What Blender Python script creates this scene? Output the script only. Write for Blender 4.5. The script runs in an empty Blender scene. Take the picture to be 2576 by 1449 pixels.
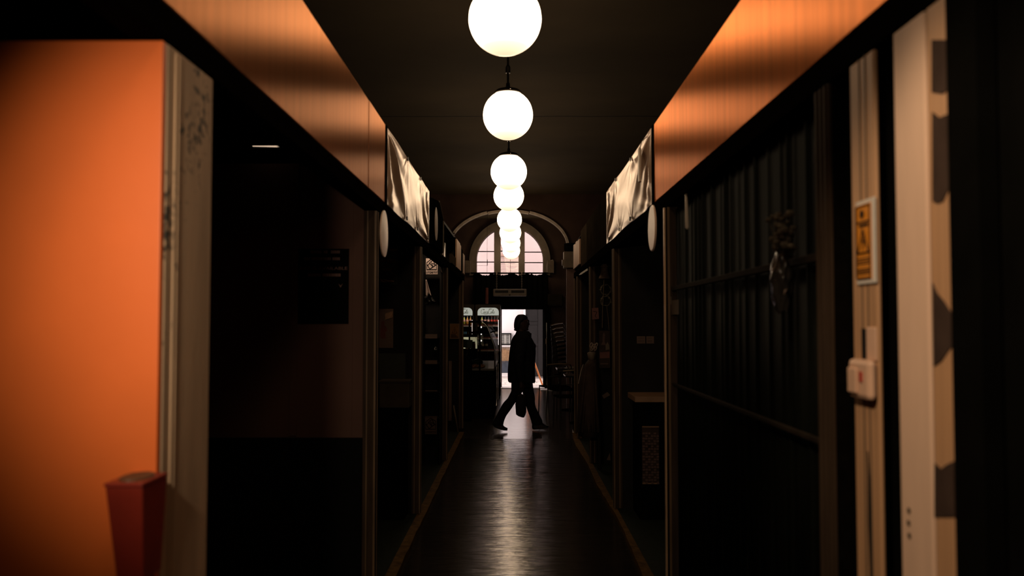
import bpy, bmesh, math, random
from mathutils import Vector, Matrix
random.seed(7)
scene = bpy.context.scene
COL = scene.collection
PI = math.pi

# ------------------------------------------------------------------ camera
F = 2200.0; CX, CY = 1288.0, 724.5; VX, VY = 1298.0, 812.0
EYE = Vector((0, 0, 1.55))
pitch = math.atan((VY - CY) / F)
yaw = math.atan((VX - CX) / F * math.cos(pitch))
cam_data = bpy.data.cameras.new('camera'); cam = bpy.data.objects.new('camera', cam_data)
COL.objects.link(cam); scene.camera = cam
cam.location = EYE; cam.rotation_euler = (PI/2 + pitch, 0, yaw)
cam_data.sensor_fit = 'HORIZONTAL'; cam_data.sensor_width = 36; cam_data.lens = F / 2576 * 36
cam_data.clip_start = 0.05; cam_data.clip_end = 200
cam_data.dof.use_dof = True; cam_data.dof.focus_distance = 12.6; cam_data.dof.aperture_fstop = 2.6
ROT = cam.rotation_euler.to_matrix()

def ray(px, py):
    return ROT @ Vector(((px - CX) / F, -(py - CY) / F, -1.0))
def at_y(px, py, Y):                      # point seen at a pixel, on the plane at depth Y
    d = ray(px, py); return EYE + d * (Y / d.y)
def at_x(px, py, X):
    d = ray(px, py); return EYE + d * (X / d.x)

# ------------------------------------------------------------------ materials
def lin(c):
    c = c / 255.0
    return c / 12.92 if c <= 0.04045 else ((c + 0.055) / 1.055) ** 2.4
def srgb(r, g, b): return (lin(r), lin(g), lin(b))

def mat(name, col, rough=0.6, metal=0.0, var=0.25, scale=8.0, bump=0.0, bscale=40.0, stretch=(1, 1, 1),
        emit=0.0, emit_col=None, spec=None, coat=0.0):
    if spec is None: spec = 0.5 if max(col) > 0.1 else 0.12
    m = bpy.data.materials.new(name); m.use_nodes = True
    nt = m.node_tree; N = nt.nodes; L = nt.links
    b = N['Principled BSDF']
    b.inputs['Roughness'].default_value = rough
    b.inputs['Metallic'].default_value = metal
    b.inputs['Specular IOR Level'].default_value = spec
    if coat: b.inputs['Coat Weight'].default_value = coat; b.inputs['Coat Roughness'].default_value = 0.15
    tc = N.new('ShaderNodeTexCoord'); mp = N.new('ShaderNodeMapping')
    mp.inputs['Scale'].default_value = stretch
    L.new(tc.outputs['Object'], mp.inputs['Vector'])
    nz = N.new('ShaderNodeTexNoise'); nz.inputs['Scale'].default_value = scale; nz.inputs['Detail'].default_value = 5
    L.new(mp.outputs['Vector'], nz.inputs['Vector'])
    rp = N.new('ShaderNodeValToRGB')
    lo = [max(0, c * (1 - var)) for c in col] + [1]; hi = [min(1, c * (1 + var * 0.6)) for c in col] + [1]
    rp.color_ramp.elements[0].position = 0.3; rp.color_ramp.elements[0].color = lo
    rp.color_ramp.elements[1].position = 0.7; rp.color_ramp.elements[1].color = hi
    L.new(nz.outputs['Fac'], rp.inputs['Fac']); L.new(rp.outputs['Color'], b.inputs['Base Color'])
    if bump:
        n2 = N.new('ShaderNodeTexNoise'); n2.inputs['Scale'].default_value = bscale; n2.inputs['Detail'].default_value = 4
        L.new(mp.outputs['Vector'], n2.inputs['Vector'])
        bp = N.new('ShaderNodeBump'); bp.inputs['Strength'].default_value = bump; bp.inputs['Distance'].default_value = 0.02
        L.new(n2.outputs['Fac'], bp.inputs['Height']); L.new(bp.outputs['Normal'], b.inputs['Normal'])
    if emit:
        b.inputs['Emission Color'].default_value = (*(emit_col or col), 1)
        b.inputs['Emission Strength'].default_value = emit
    m['ramp'] = rp.name
    return m

def glass_mat(name, tint=(1, 1, 1), gloss=0.12, rough=0.03, ior=1.45):
    m = bpy.data.materials.new(name); m.use_nodes = True
    nt = m.node_tree; N = nt.nodes; L = nt.links; N.clear()
    out = N.new('ShaderNodeOutputMaterial'); tr = N.new('ShaderNodeBsdfTransparent'); gl = N.new('ShaderNodeBsdfGlossy')
    mx = N.new('ShaderNodeMixShader'); fr = N.new('ShaderNodeFresnel'); fr.inputs['IOR'].default_value = ior or 1.45
    nz = N.new('ShaderNodeTexNoise'); nz.inputs['Scale'].default_value = 6
    mth = N.new('ShaderNodeMath'); mth.operation = 'MULTIPLY_ADD'; mth.inputs[1].default_value = gloss; 
    L.new(nz.outputs['Fac'], mth.inputs[0])
    if ior: L.new(fr.outputs['Fac'], mth.inputs[2])
    else: mth.inputs[2].default_value = 0.01
    tr.inputs['Color'].default_value = (*tint, 1); gl.inputs['Roughness'].default_value = rough
    L.new(mth.outputs[0], mx.inputs['Fac']); L.new(tr.outputs[0], mx.inputs[1]); L.new(gl.outputs[0], mx.inputs[2])
    L.new(mx.outputs[0], out.inputs['Surface'])
    return m

M = {}
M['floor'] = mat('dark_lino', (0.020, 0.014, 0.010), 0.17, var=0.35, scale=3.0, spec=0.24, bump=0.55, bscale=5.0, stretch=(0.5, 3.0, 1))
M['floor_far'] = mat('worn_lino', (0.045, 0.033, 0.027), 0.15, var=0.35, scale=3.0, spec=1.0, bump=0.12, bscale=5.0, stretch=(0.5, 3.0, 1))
M['hall_wall'] = mat('dark_brown_plaster', (0.050, 0.030, 0.022), 0.9, var=0.3, scale=2.5, bump=0.1)
M['arch_wall'] = mat('umber_plaster', (0.048, 0.027, 0.019), 0.9, var=0.3, scale=2.5, bump=0.1)
M['stall_dark'] = mat('black_stained_board', (0.016, 0.013, 0.011), 0.75, var=0.3, scale=4)
M['red_wall'] = mat('oxblood_paint', (0.105, 0.053, 0.038), 0.8, spec=0.2, var=0.15, scale=2)
M['black_dado'] = mat('black_dado_paint', (0.003, 0.003, 0.003), 0.8, spec=0.1, var=0.2)
M['post'] = mat('brown_varnished_wood', (0.050, 0.031, 0.019), 0.7, spec=0.08, var=0.4, scale=10, stretch=(3, 3, 0.3))
M['beam'] = mat('dark_beam_wood', (0.0045, 0.0035, 0.0025), 0.9, spec=0.0, var=0.3, scale=10, stretch=(3, 0.3, 3))
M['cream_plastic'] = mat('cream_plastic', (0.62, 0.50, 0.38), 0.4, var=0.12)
M['cream_pole'] = mat('cream_paint', (0.80, 0.545, 0.385), 0.6, var=0.10, scale=6, stretch=(2, 2, 0.4))
M['tan_trunk'] = mat('tan_trunking', (0.55, 0.31, 0.16), 0.5, var=0.18, scale=10, stretch=(4, 4, 0.15))
M['white_card'] = mat('white_card', (0.70, 0.64, 0.56), 0.7, var=0.06)
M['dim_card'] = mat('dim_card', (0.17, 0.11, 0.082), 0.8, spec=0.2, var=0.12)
M['dull_amber'] = mat('dull_amber_sign', (0.20, 0.09, 0.02), 0.7, spec=0.2, var=0.15)
M['disc'] = mat('pale_enamel', (0.90, 0.62, 0.45), 0.3, var=0.05, scale=3)
M['brass_edge'] = mat('brass_edge', (0.78, 0.48, 0.26), 0.35, metal=0.4, var=0.15)
M['dark_rail'] = mat('dark_rail', (0.022, 0.015, 0.009), 0.8, spec=0.05, var=0.3)
M['edge_wood'] = mat('pale_post_edge', (0.17, 0.10, 0.050), 0.5, spec=0.3, var=0.4, scale=10, stretch=(3, 3, 0.3))  # narrow strips along the posts, paler than the post wood
M['eye'] = mat('eye_white', (0.20, 0.17, 0.15), 0.3, var=0.05)
M['switch'] = mat('aged_white_plastic', (0.74, 0.47, 0.32), 0.4, var=0.10)
M['rail_steel'] = mat('worn_bronze_tube', (0.42, 0.30, 0.19), 0.35, metal=0.8, var=0.2)
M['pink_card'] = mat('pale_card', (0.50, 0.36, 0.29), 0.7, var=0.08)
M['ink'] = mat('black_ink', (0.012, 0.010, 0.010), 0.6, var=0.2)
M['yellow_ink'] = mat('ochre_ink', (0.40, 0.24, 0.06), 0.6, var=0.2)
M['red_ink'] = mat('red_ink', (0.45, 0.05, 0.03), 0.6, var=0.2)
M['grey_ink'] = mat('grey_ink', (0.10, 0.06, 0.05), 0.6, var=0.2)
M['amber'] = mat('amber_sign', (0.72, 0.26, 0.02), 0.5, var=0.1)
M['yellow_paint'] = mat('worn_yellow_paint', (0.135, 0.070, 0.018), 0.8, spec=0.05, var=0.5, scale=20)
M['green_carpet'] = mat('dark_green_mat', (0.018, 0.022, 0.014), 0.9, var=0.3, scale=30)
M['chrome_dark'] = mat('tarnished_steel', (0.035, 0.028, 0.022), 0.45, metal=0.7, var=0.2)
M['chrome'] = mat('chrome', (0.55, 0.50, 0.45), 0.2, metal=1.0, var=0.1)
M['dark_metal'] = mat('dark_metal', (0.03, 0.025, 0.02), 0.4, metal=0.6, var=0.2)
M['black'] = mat('matt_black', (0.004, 0.0038, 0.0032), 0.8, spec=0.0, var=0.2)
M['black_gloss'] = mat('gloss_black', (0.006, 0.005, 0.004), 0.25, spec=0.15, var=0.2)
M['globe'] = mat('lit_opal_glass', (0.9, 0.88, 0.84), 0.3, var=0.02, emit=9.0, emit_col=(1.0, 0.73, 0.47))
def globe_glow():                       # the bulb sits high in the opal globe, so its foot and shoulder glow less
    nt = M['globe'].node_tree; N = nt.nodes; L = nt.links
    tc = N.new('ShaderNodeTexCoord'); sx = N.new('ShaderNodeSeparateXYZ'); L.new(tc.outputs['Object'], sx.inputs[0])
    mr = N.new('ShaderNodeMapRange'); mr.inputs['From Max'].default_value = 0.4; L.new(sx.outputs['Z'], mr.inputs['Value'])
    rp = N.new('ShaderNodeValToRGB'); e = rp.color_ramp.elements
    e[0].position = 0.0; e[0].color = (0.115, 0.115, 0.115, 1); e[1].position = 0.32; e[1].color = (1, 1, 1, 1)
    for p, v in ((0.10, 0.19), (0.80, 1.0), (0.92, 0.3)): q = e.new(p); q.color = (v, v, v, 1)
    L.new(mr.outputs[0], rp.inputs['Fac'])
    mu = N.new('ShaderNodeMath'); mu.operation = 'MULTIPLY'; mu.inputs[1].default_value = 10.0; L.new(rp.outputs['Color'], mu.inputs[0])
    L.new(mu.outputs[0], N['Principled BSDF'].inputs['Emission Strength'])
globe_glow()
M['tube'] = mat('glowing_line', (0.9, 0.85, 0.8), 0.4, var=0.02, emit=0.75, emit_col=(1.0, 0.72, 0.5))
M['glass'] = glass_mat('clear_glass', (0.93, 0.90, 0.88), 0.02)
M['deli_glass'] = glass_mat('deli_glass', (0.86, 0.85, 0.83), 0.05, ior=0)
M['window_glass'] = glass_mat('dusty_window_glass', (0.72, 0.655, 0.64), 0.03, ior=0)
M['white_wall'] = mat('white_render', (0.80, 0.75, 0.75), 0.9, var=0.06, scale=1.2)
M['grey_door'] = mat('grey_door_paint', (0.015, 0.013, 0.013), 0.7, var=0.15)
M['blue_grey'] = mat('blue_grey_paint', (0.055, 0.062, 0.078), 0.7, var=0.15)
M['straw'] = mat('dry_grass', (0.50, 0.30, 0.16), 0.8, var=0.6, scale=40)
M['shutter'] = mat('cream_shutter', (0.42, 0.40, 0.37), 0.6, var=0.1)
M['dark_frame'] = mat('dark_window_frame', (0.010, 0.009, 0.009), 0.6, var=0.2)
M['orange_wood'] = mat('orange_wood', (0.62, 0.18, 0.03), 0.5, var=0.2, scale=14, stretch=(1, 1, 0.3))
M['window_wood'] = mat('olive_window_paint', (0.115, 0.085, 0.055), 0.6, var=0.25, scale=6)
M['arch_trim'] = mat('chalky_trim', (0.34, 0.27, 0.21), 0.75, var=0.25, scale=12)
M['slat_wood'] = mat('pale_slat_wood', (0.55, 0.31, 0.17), 0.55, var=0.35, scale=10, stretch=(3, 3, 0.4))
M['grey_board'] = mat('dark_grey_board', (0.024, 0.018, 0.012), 0.85, spec=0.0, var=0.25, scale=5)
M['grey_board_pale'] = mat('pale_grey_board', (0.055, 0.040, 0.027), 0.8, spec=0.0, var=0.25, scale=5)
M['wood_box'] = mat('brown_box_wood', (0.11, 0.075, 0.045), 0.6, var=0.3, scale=8)
M['pink_plaster'] = mat('pink_plaster', (0.13, 0.07, 0.055), 0.8, var=0.25, scale=4)
M['coat'] = mat('black_coat_cloth', (0.008, 0.007, 0.007), 0.85, var=0.3, scale=20)
M['trouser'] = mat('black_trouser_cloth', (0.010, 0.009, 0.009), 0.85, var=0.3, scale=20)
M['skin'] = mat('skin', (0.045, 0.024, 0.017), 0.5, var=0.1)
M['hair'] = mat('dark_hair', (0.010, 0.008, 0.007), 0.5, var=0.3, scale=60, stretch=(1, 1, 0.2))
M['shoe'] = mat('black_leather', (0.008, 0.007, 0.007), 0.4, var=0.2)
M['bag'] = mat('dark_bag_fabric', (0.014, 0.010, 0.009), 0.7, var=0.3)
M['fridge'] = mat('dark_fridge_steel', (0.045, 0.035, 0.028), 0.4, metal=0.3, var=0.15)
M['fridge_in'] = mat('fridge_liner', (0.05, 0.055, 0.06), 0.5, var=0.2)
M['header'] = mat('lit_header_panel', (0.75, 0.78, 0.70), 0.5, var=0.05, emit=0.36, emit_col=(0.86, 0.90, 0.80))
M['script'] = mat('grey_green_script', (0.33, 0.36, 0.31), 0.6, var=0.1)
M['led'] = mat('lit_led_strip', (0.9, 0.9, 0.9), 0.4, var=0.02, emit=1.3, emit_col=(0.95, 0.88, 0.84))
M['fridge_lamp'] = mat('fridge_lamp', (0.9, 0.9, 0.9), 0.4, var=0.02, emit=9.0, emit_col=(1.0, 0.96, 0.9))
M['lit_splash'] = mat('lit_splashback', (0.6, 0.58, 0.40), 0.5, var=0.1, emit=0.35, emit_col=(0.85, 0.80, 0.50))
M['glint'] = mat('glowing_glint', (0.9, 0.9, 0.9), 0.4, var=0.02, emit=1.5, emit_col=(1.0, 0.92, 0.92))  # glows to stand for lamp reflections in the deli glass
M['shelf_red'] = mat('red_price_rail', (0.30, 0.07, 0.05), 0.5, var=0.1)
M['cola'] = mat('cola_bottle', (0.018, 0.009, 0.007), 0.12, var=0.1, coat=0.5)
M['amber_drink'] = mat('amber_drink', (0.70, 0.33, 0.06), 0.15, var=0.1, coat=0.5)
M['lime_drink'] = mat('lime_drink', (0.50, 0.50, 0.06), 0.15, var=0.1, coat=0.5)
M['red_label'] = mat('red_label', (0.72, 0.06, 0.03), 0.5, var=0.2)
M['white_label'] = mat('white_label', (0.78, 0.72, 0.62), 0.5, var=0.1)
M['pink_label'] = mat('pink_label', (0.80, 0.42, 0.34), 0.5, var=0.2)
M['red_cap'] = mat('red_cap', (0.6, 0.08, 0.03), 0.4, var=0.1)
M['blue_cap'] = mat('blue_cap', (0.03, 0.09, 0.35), 0.4, var=0.1)
M['white_cap'] = mat('white_cap', (0.8, 0.8, 0.78), 0.4, var=0.05)
M['blue_can'] = mat('blue_can', (0.08, 0.28, 0.45), 0.3, var=0.2)
M['pastry'] = mat('golden_pastry', (0.45, 0.20, 0.06), 0.45, var=0.4, scale=30, coat=0.6)
M['tray'] = mat('steel_tray', (0.05, 0.042, 0.034), 0.35, metal=0.9, var=0.1)
M['leaf_wrap'] = mat('dark_green_foil', (0.03, 0.06, 0.02), 0.2, var=0.4, scale=30)
M['screen'] = mat('green_black_screen', (0.012, 0.020, 0.010), 0.35, var=0.2)
M['straw_hat'] = mat('straw', (0.17, 0.10, 0.06), 0.8, var=0.3, scale=50)
M['rope'] = mat('hemp_cord', (0.15, 0.10, 0.06), 0.8, var=0.2)
M['brown_cloth'] = mat('dark_brown_cloth', (0.055, 0.034, 0.025), 0.85, var=0.3, scale=12)
M['cream_cloth'] = mat('cream_cloth', (0.17, 0.12, 0.08), 0.8, var=0.15)
M['bow'] = mat('pale_ribbon', (0.34, 0.24, 0.18), 0.5, var=0.1)
M['red_bin'] = mat('red_enamel', (0.30, 0.03, 0.015), 0.4, var=0.2)
M['bin_top'] = mat('brown_bin_top', (0.14, 0.07, 0.03), 0.6, var=0.3)
M['silver_bag'] = mat('crumpled_dark_plastic', (0.045, 0.040, 0.034), 0.2, var=0.4, scale=14, coat=0.6)
M['dried'] = mat('dried_flowers', (0.15, 0.12, 0.08), 0.9, var=0.5, scale=30)
M['heater'] = mat('heater_casing', (0.15, 0.11, 0.075), 0.55, var=0.15)
M['heater_dark'] = mat('heater_element', (0.02, 0.016, 0.013), 0.5, var=0.2)
M['dull_red'] = mat('dull_red_plastic', (0.16, 0.035, 0.02), 0.5, var=0.3)
M['tub'] = mat('brown_carton', (0.075, 0.055, 0.035), 0.8, var=0.25)
M['chalk'] = mat('grey_green_board', (0.050, 0.052, 0.040), 0.8, var=0.2)
M['stone'] = mat('pavement_stone', (0.52, 0.47, 0.46), 0.8, var=0.2, scale=3, bump=0.2)
M['step'] = mat('threshold_stone', (0.55, 0.48, 0.45), 0.6, var=0.2, scale=6)
M['shelf_edge'] = mat('tan_shelf_edge', (0.30, 0.16, 0.08), 0.6, var=0.2)

for k in ('floor', 'floor_far'): M[k].node_tree.nodes['Principled BSDF'].inputs['Specular Tint'].default_value = (1.0, 0.80, 0.66, 1)
# plaster of the near pillar: vertical wash, mould spots
def pillar_mat():
    m = mat('mould_spotted_plaster', (0.56, 0.38, 0.235), 0.75, var=0.28, scale=3.0, stretch=(1, 4, 0.5), bump=0.08, bscale=25)
    nt = m.node_tree; N = nt.nodes; L = nt.links; b = N['Principled BSDF']; rp = N[m['ramp']]
    tc = N.new('ShaderNodeTexCoord')
    nz = N.new('ShaderNodeTexNoise'); nz.inputs['Scale'].default_value = 44; nz.inputs['Detail'].default_value = 4
    big = N.new('ShaderNodeTexNoise'); big.inputs['Scale'].default_value = 3.2; big.inputs['Detail'].default_value = 1
    L.new(tc.outputs['Object'], nz.inputs['Vector']); L.new(tc.outputs['Object'], big.inputs['Vector'])
    add = N.new('ShaderNodeMath'); add.operation = 'ADD'; L.new(nz.outputs['Fac'], add.inputs[0]); L.new(big.outputs['Fac'], add.inputs[1])
    # a colony of mould at head height on the far side of the face (its own shape, not shade)
    sep = N.new('ShaderNodeVectorMath'); sep.operation = 'DISTANCE'; L.new(tc.outputs['Object'], sep.inputs[0])
    sep.inputs[1].default_value = (0.205, 0.10, 2.0)
    col = N.new('ShaderNodeMapRange'); col.inputs['From Min'].default_value = 0.03; col.inputs['From Max'].default_value = 0.22
    col.inputs['To Min'].default_value = 0.22; col.inputs['To Max'].default_value = 0.0
    L.new(sep.outputs['Value'], col.inputs['Value'])
    add2 = N.new('ShaderNodeMath'); add2.operation = 'ADD'; L.new(add.outputs[0], add2.inputs[0]); L.new(col.outputs[0], add2.inputs[1])
    th = N.new('ShaderNodeMapRange'); th.inputs['From Min'].default_value = 1.15; th.inputs['From Max'].default_value = 1.27
    L.new(add2.outputs[0], th.inputs['Value'])
    mx = N.new('ShaderNodeMix'); mx.data_type = 'RGBA'
    L.new(th.outputs[0], mx.inputs['Factor']); L.new(rp.outputs['Color'], mx.inputs['A']); mx.inputs['B'].default_value = (0.05, 0.045, 0.035, 1)
    L.new(mx.outputs['Result'], b.inputs['Base Color'])
    return m
M['pillar'] = pillar_mat()
M['orange'] = mat('orange_wall_paint', (0.86, 0.175, 0.030), 0.45, var=0.10, scale=2.5, bump=0.03, bscale=12)

# copper coloured fascia sheet, brushed upright so that lamp reflections smear along the aisle
def fascia_mat(name, col, rough):
    m = mat(name, col, rough, metal=0.85, var=0.16, scale=7, stretch=(1, 3.0, 0.10), bump=0.05, bscale=12)
    nt = m.node_tree; N = nt.nodes; L = nt.links; b = N['Principled BSDF']
    b.inputs['Specular Tint'].default_value = (0.95, 0.66, 0.49, 1)
    b.inputs['Anisotropic'].default_value = 0.92
    tg = N.new('ShaderNodeCombineXYZ'); tg.inputs['Y'].default_value = 1.0     # brushed upright: gloss spreads along the aisle
    L.new(tg.outputs[0], b.inputs['Tangent'])
    return m
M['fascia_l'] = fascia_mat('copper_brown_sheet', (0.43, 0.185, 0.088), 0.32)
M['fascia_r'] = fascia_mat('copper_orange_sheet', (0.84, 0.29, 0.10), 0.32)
M['banner'] = mat('cream_vinyl', (0.58, 0.385, 0.26), 0.29, metal=0.38, var=0.06, scale=4)
M['corrugated'] = mat('dark_green_metal', (0.0055, 0.0062, 0.0042), 0.6, spec=0.012, metal=0.0, var=0.3, scale=6, stretch=(1, 4, 0.3))
M['ceiling'] = None

def ceiling_mat():
    m = mat('dim_ceiling_plaster', (0.056, 0.041, 0.024), 0.9, var=0.15, scale=1.2, stretch=(0.8, 1.2, 1))
    nt = m.node_tree; N = nt.nodes; L = nt.links; b = N['Principled BSDF']; rp = N[m['ramp']]
    tc = N.new('ShaderNodeTexCoord'); sx = N.new('ShaderNodeSeparateXYZ'); L.new(tc.outputs['Object'], sx.inputs[0])
    wv = N.new('ShaderNodeTexNoise'); wv.inputs['Scale'].default_value = 2.5; L.new(tc.outputs['Object'], wv.inputs['Vector'])
    wm = N.new('ShaderNodeMath'); wm.operation = 'MULTIPLY_ADD'; wm.inputs[1].default_value = 0.05; L.new(wv.outputs['Fac'], wm.inputs[0]); L.new(sx.outputs['Y'], wm.inputs[2])
    a = N.new('ShaderNodeMath'); a.operation = 'SUBTRACT'; a.inputs[1].default_value = 1.33; L.new(wm.outputs[0], a.inputs[0])
    ab = N.new('ShaderNodeMath'); ab.operation = 'ABSOLUTE'; L.new(a.outputs[0], ab.inputs[0])
    lt = N.new('ShaderNodeMath'); lt.operation = 'LESS_THAN'; lt.inputs[1].default_value = 0.02; L.new(ab.outputs[0], lt.inputs[0])
    mx = N.new('ShaderNodeMix'); mx.data_type = 'RGBA'; L.new(lt.outputs[0], mx.inputs['Factor'])
    L.new(rp.outputs['Color'], mx.inputs['A']); mx.inputs['B'].default_value = (0.012, 0.009, 0.006, 1)
    L.new(mx.outputs['Result'], b.inputs['Base Color'])
    return m
M['ceiling'] = ceiling_mat()

def cobble_mat():
    m = mat('pale_cobbles', (0.50, 0.42, 0.38), 0.7, var=0.2, scale=3)
    nt = m.node_tree; N = nt.nodes; L = nt.links; b = N['Principled BSDF']; rp = N[m['ramp']]
    tc = N.new('ShaderNodeTexCoord'); vo = N.new('ShaderNodeTexVoronoi'); vo.feature = 'DISTANCE_TO_EDGE'; vo.inputs['Scale'].default_value = 4.2
    L.new(tc.outputs['Object'], vo.inputs['Vector'])
    mr = N.new('ShaderNodeMapRange'); mr.inputs['From Max'].default_value = 0.07; L.new(vo.outputs['Distance'], mr.inputs['Value'])
    mx = N.new('ShaderNodeMix'); mx.data_type = 'RGBA'; L.new(mr.outputs[0], mx.inputs['Factor'])
    mx.inputs['A'].default_value = (0.06, 0.05, 0.045, 1); L.new(rp.outputs['Color'], mx.inputs['B'])
    L.new(mx.outputs['Result'], b.inputs['Base Color'])
    bp = N.new('ShaderNodeBump'); bp.inputs['Strength'].default_value = 0.6; bp.inputs['Distance'].default_value = 0.03
    L.new(mr.outputs[0], bp.inputs['Height']); L.new(bp.outputs['Normal'], b.inputs['Normal'])
    return m
M['cobble'] = cobble_mat()

# ------------------------------------------------------------------ mesh helpers
def wloc(o):
    v = Vector((0, 0, 0))
    while o is not None:
        v = v + o.location; o = o.parent
    return v

class MB:
    """collects shapes given in world metres; build() links them as one mesh object"""
    def __init__(s): s.v = []; s.f = []; s.mi = []; s.cur = 0
    def _add(s, vs, fs):
        n = len(s.v); s.v += [tuple(v) for v in vs]
        for f in fs: s.f.append(tuple(i + n for i in f)); s.mi.append(s.cur)
        return s
    def box(s, x0, x1, y0, y1, z0, z1):
        x0, x1 = sorted((x0, x1)); y0, y1 = sorted((y0, y1)); z0, z1 = sorted((z0, z1))
        return s._add([(x0,y0,z0),(x1,y0,z0),(x1,y1,z0),(x0,y1,z0),(x0,y0,z1),(x1,y0,z1),(x1,y1,z1),(x0,y1,z1)],
                      [(0,3,2,1),(4,5,6,7),(0,1,5,4),(1,2,6,5),(2,3,7,6),(3,0,4,7)])
    def tube(s, pts, r, n=8, close=False, flat=None):
        pts = [Vector(p) for p in pts]; k = len(pts); rs = r if isinstance(r, (list, tuple)) else [r] * k
        rings = []; up = None
        for i, p in enumerate(pts):
            a = pts[(i - 1) % k] if (close or i > 0) else p; b = pts[(i + 1) % k] if (close or i < k - 1) else p
            t = (b - a)
            t = t.normalized() if t.length > 1e-9 else Vector((0, 0, 1))
            if up is None:
                up = Vector((0, 0, 1)) if abs(t.z) < 0.9 else Vector((1, 0, 0))
            u = t.cross(up)
            u = u.normalized() if u.length > 1e-6 else t.orthogonal().normalized()
            w = u.cross(t).normalized(); up = w
            rings.append([p + (u * math.cos(2*PI*j/n) + w * math.sin(2*PI*j/n)) * rs[i] for j in range(n)])
        return s.loft(rings, cap=not close, close=close)
    def loft(s, rings, cap=True, close=False):
        n = len(rings[0]); k = len(rings); vs = [v for r in rings for v in r]; fs = []
        for i in range(k if close else k - 1):
            a = i * n; b = ((i + 1) % k) * n
            for j in range(n):
                j2 = (j + 1) % n; fs.append((a + j, a + j2, b + j2, b + j))
        if cap and not close:
            fs.append(tuple(range(n - 1, -1, -1))); fs.append(tuple((k - 1) * n + j for j in range(n)))
        return s._add(vs, fs)
    def slices(s, sl, n=20, y=0.0):
        """sl: list of (z, x_left, x_right, half_depth[, y_offset]) horizontal elliptic slices"""
        rings = []
        for q in sl:
            z, xl, xr, b = q[:4]; oy = q[4] if len(q) > 4 else 0
            cx, a = (xl + xr) / 2, (xr - xl) / 2
            rings.append([Vector((cx + a * math.cos(2*PI*j/n), y + oy + b * math.sin(2*PI*j/n), z)) for j in range(n)])
        return s.loft(rings)
    def lathe(s, prof, c, n=24, axis='Z'):
        rings = []
        for r, h in prof:
            ring = []
            for j in range(n):
                t = 2*PI*j/n; a, b = r*math.cos(t), r*math.sin(t)
                d = (a, b, h) if axis == 'Z' else ((h, a, b) if axis == 'X' else (a, h, b))
                ring.append(Vector(c) + Vector(d))
            rings.append(ring)
        return s.loft(rings)
    def ball(s, c, r, n=16, m=10, sc=(1, 1, 1)):
        c = Vector(c); rings = []
        for i in range(1, m):
            t = PI * i / m
            rings.append([c + Vector((r*sc[0]*math.sin(t)*math.cos(2*PI*j/n), r*sc[1]*math.sin(t)*math.sin(2*PI*j/n), -r*sc[2]*math.cos(t))) for j in range(n)])
        return s.loft(rings)
    def prism(s, poly, d):
        """poly: 3-D points of a planar outline, pushed along vector d"""
        d = Vector(d); p = [Vector(q) for q in poly]; n = len(p)
        vs = p + [q + d for q in p]
        fs = [tuple(range(n - 1, -1, -1)), tuple(range(n, 2 * n))] + [(i, (i + 1) % n, n + (i + 1) % n, n + i) for i in range(n)]
        return s._add(vs, fs)
    def grid(s, fn, nu, nv, flip=False):
        vs = [fn(i / nu, j / nv) for j in range(nv + 1) for i in range(nu + 1)]; fs = []
        for j in range(nv):
            for i in range(nu):
                a = j * (nu + 1) + i; q = (a, a + 1, a + nu + 2, a + nu + 1)
                fs.append(q[::-1] if flip else q)
        return s._add(vs, fs)
    def build(s, name, m, parent=None, smooth=False, bevel=0.0, solid=0.0, remesh=0.0, sub=0):
        vs = [Vector(v) for v in s.v]
        if parent is None:
            xs = [v.x for v in vs]; ys = [v.y for v in vs]; zs = [v.z for v in vs]
            org = Vector(((min(xs)+max(xs))/2, (min(ys)+max(ys))/2, min(zs)))
        else: org = wloc(parent)
        me = bpy.data.meshes.new(name); me.from_pydata([v - org for v in vs], [], s.f)
        ms = m if isinstance(m, (list, tuple)) else [m]
        for q in ms: me.materials.append(q)
        for p, i in zip(me.polygons, s.mi): p.material_index = min(i, len(ms) - 1)
        bm = bmesh.new(); bm.from_mesh(me); bmesh.ops.recalc_face_normals(bm, faces=bm.faces); bm.to_mesh(me); bm.free()
        if smooth:
            for p in me.polygons: p.use_smooth = True
        o = bpy.data.objects.new(name, me); COL.objects.link(o)
        if parent is None: o.location = org
        else: o.parent = parent
        if solid:
            q = o.modifiers.new('thick', 'SOLIDIFY'); q.thickness = solid; q.offset = 0
        if remesh:
            q = o.modifiers.new('join', 'REMESH'); q.mode = 'VOXEL'; q.voxel_size = remesh; q.use_smooth_shade = True
            q = o.modifiers.new('smooth', 'SMOOTH'); q.factor = 0.5; q.iterations = 4
        if bevel:
            q = o.modifiers.new('bevel', 'BEVEL'); q.width = bevel; q.segments = 2; q.limit_method = 'ANGLE'
        if sub:
            q = o.modifiers.new('sub', 'SUBSURF'); q.levels = sub; q.render_levels = sub
        return o

def tag(o, label, cat=None, group=None, kind=None):
    o['label'] = label
    if cat: o['category'] = cat
    if group: o['group'] = group
    if kind: o['kind'] = kind
    return o
def thing(name, label, cat, loc, group=None):
    o = bpy.data.objects.new(name, None); COL.objects.link(o); o.location = loc; o.empty_display_size = 0.1
    return tag(o, label, cat, group)
def structure(o, label=None):
    o['kind'] = 'structure'
    if label: o['label'] = label
    return o
def box_obj(name, m, b, parent=None, bevel=0.0):
    return MB().box(*b).build(name, m, parent, bevel=bevel)
def dup(root, loc, label=None, rot=None):
    r = root.copy(); COL.objects.link(r); r.location = loc
    if rot is not None: r.rotation_euler = rot
    if label: r['label'] = label
    for ch in root.children:
        c = ch.copy(); COL.objects.link(c); c.parent = r
        for g in ch.children:
            d = g.copy(); COL.objects.link(d); d.parent = c
    return r

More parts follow.
